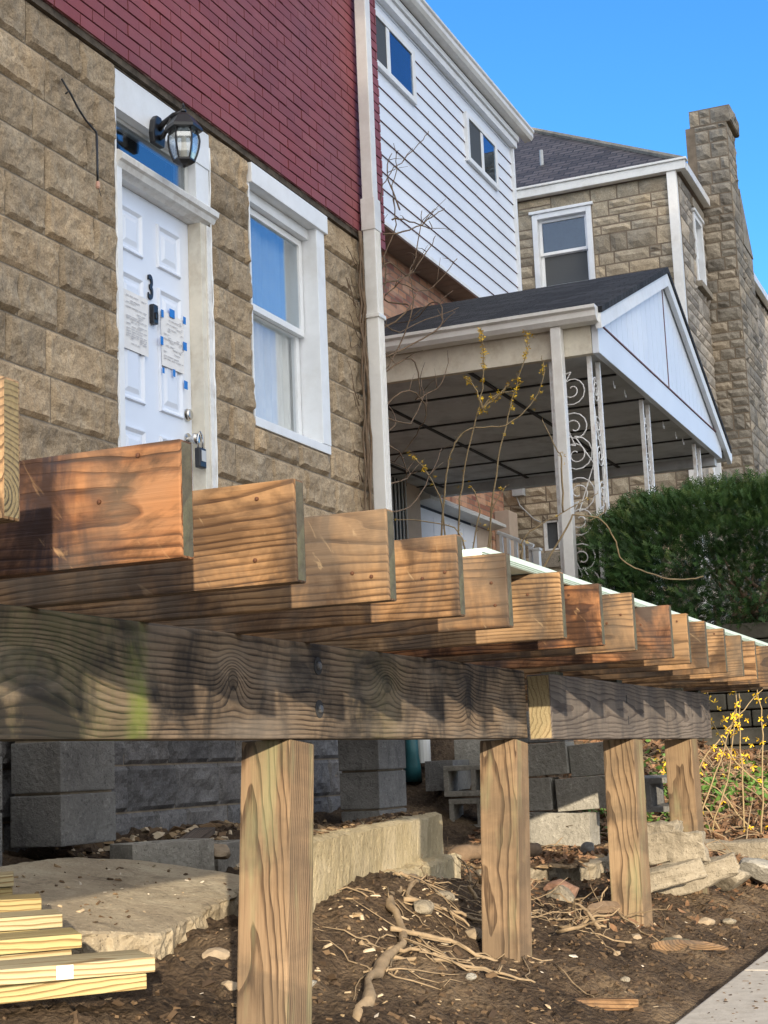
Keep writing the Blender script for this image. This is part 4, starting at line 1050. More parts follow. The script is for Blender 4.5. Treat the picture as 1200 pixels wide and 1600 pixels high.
# loose litter: too many to count
def scatter(name, count, area, size, mat, tints, seed, flat=.35, lift=.0, zf=gfine):
    random.seed(seed); m = MB()
    for q in range(count):
        x, y = area()
        z = zf(x, y)+lift
        s = random.uniform(*size)*random.choice([.6, .8, 1, 1, 1.5]); l = s*random.uniform(1, 3.2)
        T_ = Matrix.Translation((x, y, z+s*.1)) @ Matrix.Rotation(random.uniform(0, 6.3), 4, 'Z') @ Matrix.Rotation(random.gauss(0, .35), 4, 'X') @ Matrix.Rotation(random.gauss(0, .3), 4, 'Y')
        h = s*flat; j = lambda: random.uniform(.6, 1.1)
        vs = [(-l*j(), -s*j(), -h), (l*j(), -s*j(), -h), (l*j()*.8, s*j(), -h), (-l*j()*.7, s*j(), -h), (-l*.7*j(), -s*.6*j(), h*j()), (l*.7*j(), -s*.6*j(), h*j()), (l*.6*j(), s*.5*j(), h*j()), (-l*.6*j(), s*.5*j(), h*j())]
        m.add([T_ @ Vector(v) for v in vs], [(0, 3, 2, 1), (4, 5, 6, 7), (0, 1, 5, 4), (1, 2, 6, 5), (2, 3, 7, 6), (3, 0, 4, 7)], 0, random.choice(tints))
    return tag(build(m, name, mat, fixn=False), kind='stuff')
def areaA():
    x = random.uniform(2.4, 9.2); return x, min(3.9, max(1.2, 1.25+abs(random.gauss(.55, .55))))
scatter('dirt_clods', 3800, areaA, (.003, .008), 'chip', [0, 0, .05, .1, .15, .2, .3], 1, .7)
scatter('wood_chips', 420, areaA, (.002, .008), 'chip', [.4, .5, .6, .7, .8, .95], 2, .2)
scatter('curb_chips', 240, lambda: (random.gauss(5.2, .55), random.gauss(2.1, .16)), (.003, .008), 'chip', [.4, .5, .6, .7, .8, .9], 3, .4)
scatter('wall_foot_chips', 700, lambda: (random.uniform(5.6, 8), random.uniform(3.4, 3.95)), (.006, .02), 'chip', [0, .2, .4, .6, .9], 4, .5)
scatter('slab_chips', 80, lambda: (random.uniform(4.2, 5.4), random.uniform(2.75, 3.5)), (.002, .007), 'chip', [.1, .3, .8, .95, .5], 6, .4, .004, lambda x, y: slab_z(x, y))
scatter('curb_litter', 260, lambda: (lambda t: (5.05+2.1*t, 2.39+.37*t+random.uniform(.05, .20)))(random.random()), (.004, .014), 'chip', [.05, .1, .2, .3, .5], 7, .25, .004, lambda x, y: -.242)
scatter('ledge_litter', 700, lambda: (random.uniform(7.65, 8.9), random.uniform(2.25, 2.95)), (.006, .02), 'chip', [.05, .1, .2, .3, .45, .6], 8, .2, .006, lambda x, y: -.545+.02*(x-8))
scatter('pavement_bits', 260, lambda: (random.uniform(4.5, 8), random.uniform(.6, 1.12)), (.002, .006), 'chip', [0, .1, .2, .3], 9, .2, .0, lambda x, y: -.835)
def leafpile(name, count, area, mat, size, seed, zf=gfine, up=.02, curl=.5):
    random.seed(seed); m = MB()
    for q in range(count):
        x, y = area(); z = zf(x, y)+random.uniform(0, up); s = random.uniform(*size)
        T_ = Matrix.Translation((x, y, z)) @ Matrix.Rotation(random.uniform(0, 6.3), 4, 'Z') @ Matrix.Rotation(random.gauss(0, curl), 4, 'X') @ Matrix.Rotation(random.gauss(0, curl), 4, 'Y')
        vs = [(-s, 0, .2*s), (-.3*s, .4*s, 0), (.4*s, .35*s, .1*s), (s, 0, .3*s), (.4*s, -.35*s, .1*s), (-.3*s, -.4*s, 0)]
        m.add([T_ @ Vector(v) for v in vs], [(0, 1, 5), (1, 2, 4, 5), (2, 3, 4)], 0, random.random())
    return tag(build(m, name, mat, fixn=False), kind='stuff')
leafpile('dead_leaves', 5200, lambda: (random.uniform(8.7, 13.2), random.uniform(1.35, 3.2)), 'deadleaf', (.02, .05), 10)
leafpile('dead_leaves', 500, lambda: (random.uniform(6.3, 9), random.uniform(1.5, 2.9)), 'deadleaf', (.012, .03), 12)
leafpile('ledge_leaves', 420, lambda: (random.uniform(7.7, 8.9), random.uniform(2.25, 2.95)), 'deadleaf', (.014, .03), 13, lambda x, y: -.535, .02)
leafpile('green_weeds', 420, lambda: (random.gauss(11.0, .5), random.gauss(2.35, .3)), 'weed', (.02, .045), 14, gfine, .10, .9)
leafpile('green_weeds', 300, lambda: (random.gauss(9.85, .25), random.gauss(2.55, .2)), 'weed', (.015, .035), 15, gfine, .10, .9)
leafpile('green_weeds', 260, lambda: (random.gauss(11.6, .4), random.gauss(1.75, .2)), 'weed', (.02, .04), 16, gfine, .12, .9)
# dry stalks on the bank
random.seed(31); m = MB()
for q in range(420):
    x, y = random.uniform(8.9, 12.8), random.uniform(1.4, 2.9); a = Vector((x, y, gz(x, y))); d = Vector((random.gauss(0, .5), random.gauss(0, .5), random.uniform(.05, .5))).normalized()*random.uniform(.05, .16)
    m.tube([a, a+d, a+d*2+Vector((0, 0, -.04)), a+d*3+Vector((0, 0, -.10))], [.004, .0035, .003, .002], 4, tint=random.random())
tag(build(m, 'dry_stalks', 'root', fixn=False), kind='stuff')

# teal boot and pipe beside the far pier
P_ = thing('drain_pipe', (9.5, 3.72, -.05), 'grey drain pipe with a teal plastic boot beside the far block pier', 'pipe')
m = MB(); m.lathe([(.05, .0), (.05, .35)], (9.62, 3.80, 0.0), 14); build(m, 'metal_pipe', 'alu_grey', P_, smooth=False)
m = MB(); m.lathe([(.06, -.12), (.055, -.02), (.045, .06), (.04, .22)], (9.52, 3.84, 0.0), 12); build(m, 'plastic_boot', 'teal', P_, smooth=True)

# ------------------------------------------------------------------ forsythia
def flowers(m, p, count, spread, size):
    for q in range(count):
        a = p[random.randrange(len(p))]+Vector((random.gauss(0, spread), random.gauss(0, spread), random.gauss(0, spread)))
        d = Vector((random.gauss(0, 1), random.gauss(0, 1), random.gauss(-.3, 1))).normalized(); u = d.orthogonal().normalized(); w = d.cross(u)
        for k in range(4):
            t = math.pi/2*k+q; e = math.cos(t)*u+math.sin(t)*w; f = -math.sin(t)*u+math.cos(t)*w; s = size*random.uniform(.7, 1.2)
            m.add([a, a+e*s*.6+f*s*.22+d*s*.4, a+e*s+d*s*.6, a+e*s*.6-f*s*.22+d*s*.4], [(0, 1, 2, 3)], 0, random.random())
FORS = [[(11.5,4.18,.3),(11.5,4.18,1.46),(11.43,4.1,2.07),(11.4,3.98,2.52),(11.38,3.86,2.87),(11.35,3.81,3.17),(11.31,3.81,3.4)],[(11.55,4.05,.3),(11.59,3.97,1.45),(11.51,3.81,2.26),(11.49,3.68,2.71),(11.48,3.59,2.96),(11.48,3.49,3.21),(11.46,3.48,3.36)],
[(11.5,4.25,.3),(11.45,4.3,1.47),(11.37,4.2,2.18),(11.35,4.11,2.48),(11.38,3.97,2.62),(11.49,3.7,2.64),(11.55,3.5,2.8),(11.56,3.39,3.0),(11.53,3.38,3.18)],[(11.5,4.2,.3),(11.46,4.24,1.57),(11.38,4.24,2.03),(11.29,4.33,2.31),(11.22,4.43,2.44)],
[(11.52,4.1,.3),(11.54,4.09,1.46),(11.5,3.97,1.96),(11.45,4.01,2.17)],[(11.55,4.0,.3),(11.59,3.93,1.55),(11.54,3.87,1.96),(11.56,3.75,2.16)],[(11.4,3.87,2.77),(11.44,3.7,2.91),(11.46,3.65,2.96)],[(11.39,3.91,2.72),(11.42,3.78,2.87),(11.48,3.62,2.91)],
[(11.4,3.86,2.77),(11.36,3.89,2.92),(11.32,3.96,3.03)],[(11.6,3.8,.3),(11.7,3.7,1.49),(11.67,3.65,1.75),(11.76,3.35,1.93),(11.85,3.08,2.07)],[(11.53,4.11,1.46),(11.49,4.11,1.71),(11.42,4.21,1.87),(11.23,4.63,1.94)],[(11.76,3.35,1.93),(11.7,3.32,2.34),(11.68,3.35,2.44),(11.6,3.43,2.67)]]
random.seed(41)
F = thing('forsythia_shrub', (11.5, 4.1, gz(11.5, 4.1)), 'tall thin forsythia shoots with few yellow flowers in front of the porch', 'shrub')
m = MB(); mf = MB()
for i, v in enumerate(FORS):
    p = curve(v, 5, .006); n_ = len(p)
    m.tube(p, [.008*(1-.75*k/n_)+.001 for k in range(n_)], 5)
    for k in range(4, n_, 1):
        if random.random() < .8:
            d = Vector((random.gauss(0, 1), random.gauss(0, 1), .6)).normalized()*random.uniform(.015, .04); m.tube([p[k], p[k]+d], [.003, .0015], 4)
    top = [Vector(q) for q in p if q.z > (2.75 if i in (0, 1) else 2.8 if i == 2 else 2.3)]
    if top and i in (0, 1): flowers(mf, top, 30, .013, .026)
    elif top and i in (2, 3, 6, 7, 8): flowers(mf, top, 8, .014, .024)
    flowers(mf, p[n_//3:], 5, .015, .018)
build(m, 'stems', 'twig', F, smooth=True); tag(build(mf, 'flowers', 'petal', F, fixn=False), kind='stuff')
FORS2 = [[(9.9,2.0,-.55),(9.81,1.95,-.46),(9.8,1.82,-.11),(9.75,1.73,.36),(9.74,1.73,.47)],[(9.91,1.78,-.6),(9.83,1.75,-.11),(9.77,1.72,.35)],[(9.79,2.2,-.5),(9.72,2.0,-.1),(9.76,1.84,.09),(9.79,1.67,.28),(9.83,1.55,.40)],[(9.92,1.62,-.5),(9.92,1.62,-.28),(9.81,1.78,-.07),(9.71,1.9,.21),(9.68,1.89,.43)],
[(9.9,1.9,-.55),(9.79,1.96,-.38),(9.74,2.04,-.26),(9.64,2.18,-.05)],[(9.97,1.66,-.55),(9.88,1.78,-.43),(9.79,1.91,-.23),(9.68,2.11,-.1)],[(9.93,1.68,-.55),(9.86,1.61,.08),(9.81,1.61,.40)],[(9.74,2.02,-.4),(9.77,1.87,-.07),(9.77,1.75,.25)],[(9.95,1.6,-.5),(9.98,1.5,0),(9.95,1.42,.42)],[(9.9,1.5,-.5),(9.93,1.45,.1),(9.88,1.52,.44)]]
F = thing('forsythia_shrub', (9.9, 1.8, -.55), 'forsythia shrub in yellow bloom at the right end of the beam', 'shrub')
m = MB(); mf = MB()
for i, v in enumerate(FORS2):
    p = curve(v, 5, .006); n_ = len(p); m.tube(p, [.0065*(1-.7*k/n_) for k in range(n_)], 5)
    up_ = [q for q in p if q.z > -.12]
    if up_: flowers(mf, up_, 11, .04, .025)
    flowers(mf, p, 4, .02, .024)
build(m, 'stems', 'twig', F, smooth=True); tag(build(mf, 'flowers', 'petal', F, fixn=False), kind='stuff')

# ------------------------------------------------------------------ retaining wall and yew
RW = thing('retaining_wall', (13.3, 1, -.3), 'low dark mossy block wall holding the yard below the yew hedge', 'wall')
m = MB(); z = -.55; row = 0
while z < 1.02:
    y = -2.6+(.22 if row % 2 else 0)
    while y < 4.4:
        w = .42; m.box(13.22+random.uniform(-.018, .018), y+.006, z+.005, 13.42, y+w-.006, z+.140, tint=random.random()); y += w
    z += .147; row += 1
build(m, 'wall_block', 'retwall', RW, bevel=.012)
Y = thing('yew_hedge', (14.1, 2.1, 1.04), 'dark green clipped yew hedge with a rounded top in front of the porch', 'hedge')
random.seed(51)
C0 = Vector((14.15, 2.34, 1.60)); RX, RY, RZ = .95, 1.56, .78
def lump(d):
    return 1+.13*nz(d.x*1.7, d.y*1.7, d.z*1.7+3)+.13*nz(d.x*4, d.y*4, d.z*4)+.08*nz(d.x*9+7, d.y*9, d.z*9)
m = MB()
for q in range(25000):
    d = Vector((random.gauss(0, 1), random.gauss(0, 1), random.gauss(0, 1))).normalized()
    if d.z < -.75: continue
    g = lump(d); hole = nz(d.x*3.2+11, d.y*3.2, d.z*3.2)
    depth = 1-abs(random.gauss(0, .075))
    if hole < -.22: depth -= .16
    if q % 4 == 0: depth = random.uniform(.55, .85)
    # superellipsoid: flat-ish top and full sides
    k = (abs(d.x)**3+abs(d.y)**3+abs(d.z)**3)**(-1/3)
    p = C0+Vector((d.x*k*RX, d.y*k*RY, d.z*k*RZ))*g*depth
    if p.z < 1.0: p.z = 1.0+random.uniform(0, .1)
    out = (d+Vector((random.gauss(0, .5), random.gauss(0, .5), random.gauss(.45, .5)))).normalized()
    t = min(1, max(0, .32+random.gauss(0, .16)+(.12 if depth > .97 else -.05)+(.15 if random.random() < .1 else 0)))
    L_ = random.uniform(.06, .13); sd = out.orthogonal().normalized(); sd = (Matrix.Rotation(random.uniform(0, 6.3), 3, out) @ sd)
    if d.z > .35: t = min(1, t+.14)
    for s in range(5):
        b = p+out*L_*s/5
        for sg in (-1, 1):
            e = (sd*sg+out*random.uniform(.6, 1.2)).normalized()*random.uniform(.022, .036); w = out*.0042
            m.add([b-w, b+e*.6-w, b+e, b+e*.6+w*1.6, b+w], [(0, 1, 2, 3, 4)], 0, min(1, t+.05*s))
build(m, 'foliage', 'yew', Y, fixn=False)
m = MB()
for q in range(26):
    a = Vector((14.15+random.gauss(0, .2), 2.1+random.gauss(0, .5), 1.0)); d = Vector((random.gauss(0, .6), random.gauss(0, .8), 1)).normalized()
    m.tube([a, a+d*.35, a+d*.7+Vector((random.gauss(0, .08), random.gauss(0, .08), 0)), a+d*1.0], [.03, .022, .015, .006], 6)
build(m, 'branches', 'bark', Y, smooth=True)
mm = MB(); p = curve([(11.7,3.26,1.89),(11.78,3.07,1.86),(11.85,2.97,1.7),(11.89,2.94,1.55),(11.97,2.81,1.44),(12.1,2.54,1.35),(12.17,2.35,1.37)], 5, .005); mm.tube(p, .006, 5)
p = curve([(11.76,3.14,1.84),(11.8,3.02,1.91),(11.79,3.01,1.98)], 4); mm.tube(p, .004, 5)
p = curve([(11.6,3.8,.6),(11.62,3.6,1.3),(11.68,3.3,1.8),(11.7,3.26,1.89)], 4); mm.tube(p, .008, 5)
tag(build(mm, 'arching_shoot', 'twig', smooth=True, origin=(11.6, 3.8, .5)), 'bare tan shoot arching in front of the yew hedge', 'shoot')

# ------------------------------------------------------------------ siding house next door
B = thing('siding_house', (16, 6.4, .9), 'house with white horizontal siding box overhanging mixed brick', 'house')
m = MB(); z = 5.92; k = 0
while z < 8.62:
    z1 = min(z+.2035, 8.63)
    vs = [(10.3, 6.137, z), (19.99, 6.137, z), (19.99, 6.152, z1), (10.3, 6.152, z1), (10.3, 6.16, z), (19.99, 6.16, z)]
    m.add(vs, [(0, 1, 2, 3), (0, 4, 5, 1)], 0); z = z1
build(m, 'siding', 'siding', B)
m = MB(); z = 5.92
while z < 8.5: m.box(10.3, 6.1385, z-.006, 19.985, 6.155, z-.001); z += .2035
build(m, 'siding_joint', 'rust_line', B)
m = MB(); m.box(10.3, 6.17, 5.93, 19.98, 11, 8.7); build(m, 'upper_wall', 'siding', B)
bxo('corner_trim', (19.97, 6.10, 5.905, 20.03, 6.2, 8.6), 'white', B, .004)
m = MB(); m.box(10.3, 6.10, 5.875, 20.02, 6.13, 5.918); build(m, 'siding_sill', 'white', B)
m = MB()
for i in range(50): m.box(10.3+i*.194, 6.132, 5.886, 10.3+i*.194+.185, 6.47, 5.9)
build(m, 'soffit', 'soffit', B)
m = MB(); m.box(10.3, 6.45, 3.74, 19.95, 7.55, 5.884); build(m, 'brick_wall', 'mixbrick', B)
m = MB(); m.box(10.3, 7.6, .6, 19.35, 7.9, 3.74); m.box(22.6, 7.6, .6, 23.25, 7.9, 6); m.box(19.35, 7.602, 3.74, 22.6, 7.9, 6); build(m, 'brick_wall', 'mixbrick', B)
m = MB(); m.box(10.2, 6.06, 8.60, 20.05, 6.19, 8.70); m.box(10.2, 6.03, 8.70, 20.07, 6.2, 8.78); build(m, 'frieze_board', 'white', B, bevel=.006)
m = MB(); pf = [(6.03, 8.79), (5.93, 8.80), (5.90, 8.84), (5.90, 8.90), (5.88, 8.92), (5.88, 8.95), (6.03, 8.95)]
m.prism(pf, lambda p, q, a: (a, p, q), 10.2, 20.35); build(m, 'gutter', 'alu', B)
m = MB(); m.box(10.2, 5.95, 8.952, 20.3, 11, 8.99); build(m, 'roof', 'shingle', B)
def slider(x0, x1, z0, z1):
    m = MB(); y = 6.10
    m.box(x0, y, z0, x0+.09, 6.2, z1); m.box(x1-.09, y, z0, x1, 6.2, z1); m.box(x0+.09, y, z0, x1-.09, 6.2, z0+.07); m.box(x0+.09, y, z1-.07, x1-.09, 6.2, z1)
    xm = (x0+x1)/2; m.box(xm-.05, y+.01, z0+.07, xm+.05, 6.2, z1-.07)
    w = build(m, 'window', 'white', B, bevel=.006)
    m = MB(); m.box(x0+.09, 6.118, z0+.07, xm-.05, 6.123, z1-.07); build(m, 'glass_pane', 'screen', w)
    m = MB(); m.box(xm+.05, 6.114, z0+.07, x1-.09, 6.118, z1-.07); m.box(xm+.05, 6.126, z0+.07, x1-.09, 6.132, z1-.07, mi=1); build(m, 'glass_pane', ['glass_far', 'dark'], w)
slider(14.55, 16.2, 7.74, 8.42); slider(18.0, 19.25, 7.70, 8.38)
# lower front below the overhang: white door, awning, beige pier, dark gate
m = MB(); m.box(19.36, 7.62, 2.2, 21.9, 7.66, 3.50); build(m, 'garage_door', 'door', B)
m = MB()
for q in range(4): m.box(19.45+q*.62, 7.612, 2.3, 19.98+q*.62, 7.619, 2.85); m.box(19.45+q*.62, 7.612, 2.95, 19.98+q*.62, 7.619, 3.42)
each(m, 'door_panel', 'door', B, bevel=.004)
m = MB(); m.prism([(7.6, 3.74), (7.35, 3.60), (7.35, 3.555), (7.6, 3.53)], lambda p, q, a: (a, p, q), 19.3, 22.55); build(m, 'door_awning', 'alu_grey', B)
m = MB(); m.box(21.9, 7.61, .6, 22.58, 7.7, 3.52); m.box(22.72, 7.35, .6, 23.15, 7.595, 3.86); m.box(18.75, 7.5, .6, 19.3, 7.598, 3.73); each(m, 'beige_pier', 'beige', B, bevel=.01)
m = MB()
m.box(17.9, 7.5, .6, 18.72, 7.58, 3.72)
build(m, 'dark_doorway', 'dark', B)
m = MB()
for q in range(7): m.tube([(17.95+q*.12, 7.46, 2.0), (17.95+q*.12, 7.46, 3.7)], .012, 6)
each(m, 'gate_bar', 'alu_grey', B)

# ------------------------------------------------------------------ porch
P = thing('porch', (16.7, 5, 1.04), 'front porch with black gabled roof, white panelled gable and scroll iron columns', 'porch')
m = MB(); m.box(13.72, 3.5, 1.05, 19.6, 7.58, 1.2); build(m, 'porch_floor', 'concrete', P)
m = MB()
eL, rg, eR = (13.52, 4.055), (16.70, 5.345), (19.95, 3.83)
m.prism([eL, rg, eR, (eR[0], eR[1]+.06), (rg[0], rg[1]+.07), (eL[0], eL[1]+.06)], lambda a, b, c: (a, c, b), 3.36, 6.46); build(m, 'roof', 'shingle', P)
# gable wall of vertical panels
m = MB(); n_ = 26; x0, x1 = 13.72, 19.62
def roofz(x): return eL[1]+(rg[1]-eL[1])*(x-eL[0])/(rg[0]-eL[0]) if x < rg[0] else rg[1]+(eR[1]-rg[1])*(x-rg[0])/(eR[0]-rg[0])
for i in range(n_):
    a = x0+(x1-x0)*i/n_; b = x0+(x1-x0)*(i+1)/n_-.012
    m.prism([(a, 4.0), (b, 4.0), (b, max(4.01, roofz(b)-.03)), (a, max(4.01, roofz(a)-.03))], lambda p, q, c: (p, c, q), 3.445, 3.47)
m.prism([(x0, 4.0), (x1, 4.0), (x1, max(4.01, roofz(x1)-.035)), (rg[0], rg[1]-.035), (x0, roofz(x0)-.035)], lambda p, q, c: (p, c, q), 3.45, 3.49)
build(m, 'gable_panel', 'siding', P)
m = MB(); m.box(13.61, 3.435, 3.70, 19.62, 3.50, 3.985); build(m, 'gable_fascia', 'siding', P, bevel=.006)
bxo('fascia_joint', (13.63, 3.425, 3.986, 19.6, 3.5, 4.0), 'rust_line', P, 0)
bxo('panel_joint', (16.66, 3.438, 4.0, 16.68, 3.446, 5.28), 'rust_line', P, 0)
m = MB()
for (a, b) in ((eL, rg), (rg, eR)):
    dx, dz = b[0]-a[0], b[1]-a[1]
    m.prism([(a[0], a[1]-.005), (b[0], b[1]-.005), (b[0], b[1]-.15), (a[0], a[1]-.15)], lambda p, q, c: (p, c, q), 3.375, 3.43)
each(m, 'rake_trim', 'white', P)
m = MB(); m.box(13.60, 3.505, 3.70, 13.68, 7.5, 3.985); build(m, 'eave_beam', 'cream', P, bevel=.004)
m = MB(); pf = [(13.56, 3.96), (13.45, 3.97), (13.42, 4.01), (13.42, 4.06), (13.39, 4.08), (13.39, 4.11), (13.56, 4.11)]
m.prism(pf, lambda p, q, a: (p, a, q), 3.40, 7.0); each(m, 'gutter', 'alu', P)
m = MB(); m.prism([(19.9, 3.72), (20.03, 3.73), (20.06, 3.83), (19.9, 3.84)], lambda p, q, a: (p, a, q), 3.38, 6.4); build(m, 'gutter', 'alu', P)
m = MB(); m.box(13.69, 3.51, 3.715, 19.45, 7.58, 3.74); build(m, 'porch_ceiling', 'panelgrey', P)
m = MB()
for y in (4.75, 6.0, 7.2): m.box(13.7, y-.022, 3.702, 19.44, y+.022, 3.714)
for i, x in enumerate((14.55, 15.75, 16.95, 18.15, 19.2)): m.box(x-.022, 3.52, 3.7005, x+.022, 7.57, 3.7125)
each(m, 'ceiling_batten', 'batten', P)
m = MB(); m.box(19.46, 3.505, 3.60, 19.6, 7.58, 3.90); build(m, 'end_beam', 'panelgrey', P)
m = MB(); m.box(13.47, 3.76, .9, 13.58, 3.86, 3.965); build(m, 'downspout', 'alu', P, bevel=.008)
def column(bars, scroll_planes, name='scroll_column'):
    m = MB()
    for (x, y) in bars: m.box(x-.02, y-.02, 1.2, x+.02, y+.02, 3.70)
    for (o, d) in scroll_planes:
        o = Vector(o); d = Vector(d); w = d.length/2; dn = d.normalized(); z = 3.40; s = 1
        while z > 1.4:
            c = o+d*.5
            for sg in (1, -1):
                pts = []
                for i in range(30):
                    t = i/29; ang = sg*(math.pi*.5+t*4.2*math.pi); r = w*.95*(1-t*.86)
                    pts.append(c+dn*(math.cos(ang)*r*s)+Vector((0, 0, z+(.0 if sg > 0 else -.36)+math.sin(ang)*r)))
                m.tube(pts, .006, 5)
                if sg > 0: m.tube([c+dn*(w*.0)+Vector((0, 0, z+w*.95)), c-dn*w*s*.9+Vector((0, 0, z-.1)), c+Vector((0, 0, z-.36-w*.95))], .006, 5)
            z -= .62; s = -s
    return build(m, name, 'rustmetal', P)
column([(13.70, 3.93), (13.70, 3.56), (13.97, 3.55)], [((13.70, 3.93, 0), (0, -.37, 0)), ((13.70, 3.55, 0), (.27, 0, 0))])
column([(15.75, 3.56), (16.03, 3.56)], [((15.75, 3.56, 0), (.28, 0, 0))]); column([(18.45, 3.56), (18.73, 3.56)], [((18.45, 3.56, 0), (.28, 0, 0))])
m = MB()
for x in (14.75, 15.2, 16.95, 17.6, 18.0):
    m.tube([(x, 3.60, 3.70), (x, 3.60, 3.66), (x+.02, 3.60, 3.63), (x+.05, 3.60, 3.63), (x+.06, 3.60, 3.66)], .006, 5)
each(m, 'hanging_hook', 'white', P)
RL = thing('stair_railing', (17.0, 5.3, 1.2), 'short white stair railing with balusters below the porch ceiling', 'railing')
m = MB(); a, b = Vector((16.9, 5.62, 2.62)), Vector((16.9, 5.19, 2.42)); m.tube([a, b], .025, 6); build(m, 'top_rail', 'white', RL)
m = MB()
for q in range(5):
    p = a.lerp(b, .1+q*.2); m.box(p.x-.018, p.y-.018, 1.2, p.x+.018, p.y+.018, p.z)
each(m, 'baluster', 'white', RL)
m = MB(); m.box(16.86, 5.12, 1.2, 16.95, 5.20, 2.36); m.box(16.845, 5.105, 2.36, 16.965, 5.215, 2.39); build(m, 'newel_post', 'white', RL, bevel=.006)

# ------------------------------------------------------------------ stone house at the end
H = thing('stone_house', (26, 6, 1.0), 'tan ashlar stone house with slate hip roof and tall stone chimney', 'house')
def ashlar(mb, fn, u0, u1, v0, v1, ops, depth=.045, res=.08, seed=0, gap=.012, hs=(.15, .2, .2, .26, .31), ws=(.25, .75)):
    rr = random.Random(seed); v = v0; k = 0
    while v < v1-.05:
        h = min(rr.choice(hs), v1-v)
        if v1-v-h < .08: h = v1-v
        u = u0-rr.uniform(0, .2)
        while u < u1:
            w = rr.uniform(*ws); a, b = max(u, u0), min(u+w, u1)
            if u1-b < .12: b = u1
            rs = [(a, b, v, v+h)]
            if h > .24 and rr.random() < .35: rs = [(a, b, v, v+h*.45), (a, b, v+h*.45, v+h)]
            elif h > .18 and w > .5 and rr.random() < .3: c = a+(b-a)*.65; rs = [(a, c, v, v+h), (c, b, v, v+h*.5), (c, b, v+h*.5, v+h)]
            for op in ops: rs = cut(rs, op)
            for r in rs:
                k += 1; rock(mb, fn, r, gap, depth, seed+k*1.3, res, min(1, max(0, rr.gauss(.5, .28))), 0, 1.0, .04)
            u += w if b < u1 else 99
        v += h
XD, YD = 23.3, 4.43
fX = lambda u, v, h: (XD-h, u, v); fY = lambda u, v, h: (u, YD-h, v)
WD = (5.86, 6.86, 7.46, 8.79); WB = (6.47, 6.98, 3.24, 3.72)
m = MB(); ashlar(m, fX, YD, 8.2, 2.0, 9.06, [WD, WB], seed=3); build(m, 'front_stone', 'ashlar', H)
W1 = (24.3, 25.0, 7.55, 8.75); W2 = (28.9, 29.7, 7.5, 8.75); W3 = (24.3, 25.0, 4.1, 5.3)
m = MB(); ashlar(m, fY, XD+.01, 34, 2.0, 9.06, [W1, W2, W3], depth=.05, res=.12, seed=91); build(m, 'side_stone', 'ashlar_grey', H)
m = MB()
for r in cut(cut([(YD, 8.2, .9, 9.1)], WD), WB): m.box(XD+.001, r[0]+.002, r[2], XD+.3, r[1], r[3])
for r in cut(cut(cut([(XD+.3, 34, .9, 9.1)], W1), W2), W3): m.box(r[0], YD+.001, r[2], r[1], YD+.25, r[3])
build(m, 'wall_mortar', plain('dark_joint', (.21, .165, .12), .95, .3, 6), H)
m = MB(); m.box(XD+.5, YD+.5, .9, 34, 14, 9.1); build(m, 'house_core', 'dark', H)
def hung(ops, plane, par):
    a, b, c, d = ops
    def bx(m, u0, u1, v0, v1, h0, h1, mi=0):
        if plane == 'X': m.box(XD-h1, u0, v0, XD-h0, u1, v1, mi)
        else: m.box(u0, YD-h1, v0, u1, YD-h0, v1, mi)
    m = MB(); bx(m, a, a+.09, c, d, -.2, .03); bx(m, b-.09, b, c, d, -.2, .03); bx(m, a+.09, b-.09, c, c+.08, -.2, .03); bx(m, a+.09, b-.09, d-.09, d, -.2, .03); bx(m, a-.04, b+.04, d, d+.05, -.1, .06)
    f = build(m, 'window', 'white', par, bevel=.008)
    mid = c+(d-c)*.5; m = MB()
    for (z0, z1, h) in ((mid-.03, d-.09, -.06), (c+.08, mid+.01, -.10)):
        bx(m, a+.09, a+.14, z0, z1, h-.03, h); bx(m, b-.14, b-.09, z0, z1, h-.03, h); bx(m, a+.14, b-.14, z0, z0+.05, h-.03, h); bx(m, a+.14, b-.14, z1-.05, z1, h-.03, h)
    build(m, 'window_sash', 'white', f, bevel=.004)
    m = MB(); bx(m, a+.14, b-.14, mid+.02, d-.14, -.085, -.08); bx(m, a+.14, b-.14, mid+.02, d-.14, -.16, -.15, 1); build(m, 'glass_pane', ['glass_far', 'dark'], f)
    m = MB(); bx(m, a+.14, b-.14, c+.13, mid-.04, -.125, -.12); build(m, 'screen_pane', 'screen', f)
hung(WD, 'X', H); hung(W1, 'Y', H); hung(W2, 'Y', H); hung(W3, 'Y', H)
m = MB(); m.box(24.2, YD-.10, 7.44, 25.1, YD+.05, 7.54); m.box(24.2, YD-.05, 8.81, 25.1, YD+.05, 8.97); m.box(28.8, YD-.1, 7.38, 29.8, YD+.05, 7.49); m.box(XD-.06, 5.76, 7.36, XD+.05, 6.96, 7.45); m.box(XD-.07, 6.35, 2.96, XD+.05, 7.1, 3.2)
each(m, 'stone_sill', 'chim', H, bevel=.01)
m = MB(); m.box(XD+.02, 6.47, 3.24, XD+.06, 6.52, 3.72); m.box(XD+.02, 6.70, 3.24, XD+.06, 6.75, 3.72); m.box(XD+.02, 6.93, 3.24, XD+.06, 6.98, 3.72); m.box(XD+.02, 6.52, 3.24, XD+.06, 6.93, 3.27); m.box(XD+.02, 6.52, 3.69, XD+.06, 6.93, 3.72)
bw = build(m, 'basement_window', 'rustmetal', H)
m = MB(); m.box(XD+.07, 6.5, 3.25, XD+.08, 6.95, 3.71); build(m, 'glass_pane', 'screen', bw)
m = MB(); m.box(XD-.13, 7.24, 4.15, XD-.0, 7.43, 4.38); m.tube([(XD-.05, 7.33, 4.38), (XD-.05, 7.33, 4.6)], .02, 6); m.tube([(XD-.05, 7.38, 4.15), (XD-.05, 7.33, 4.0), (XD-.05, 7.1, 3.75), (XD-.05, 7.0, 3.7)], .012, 5)
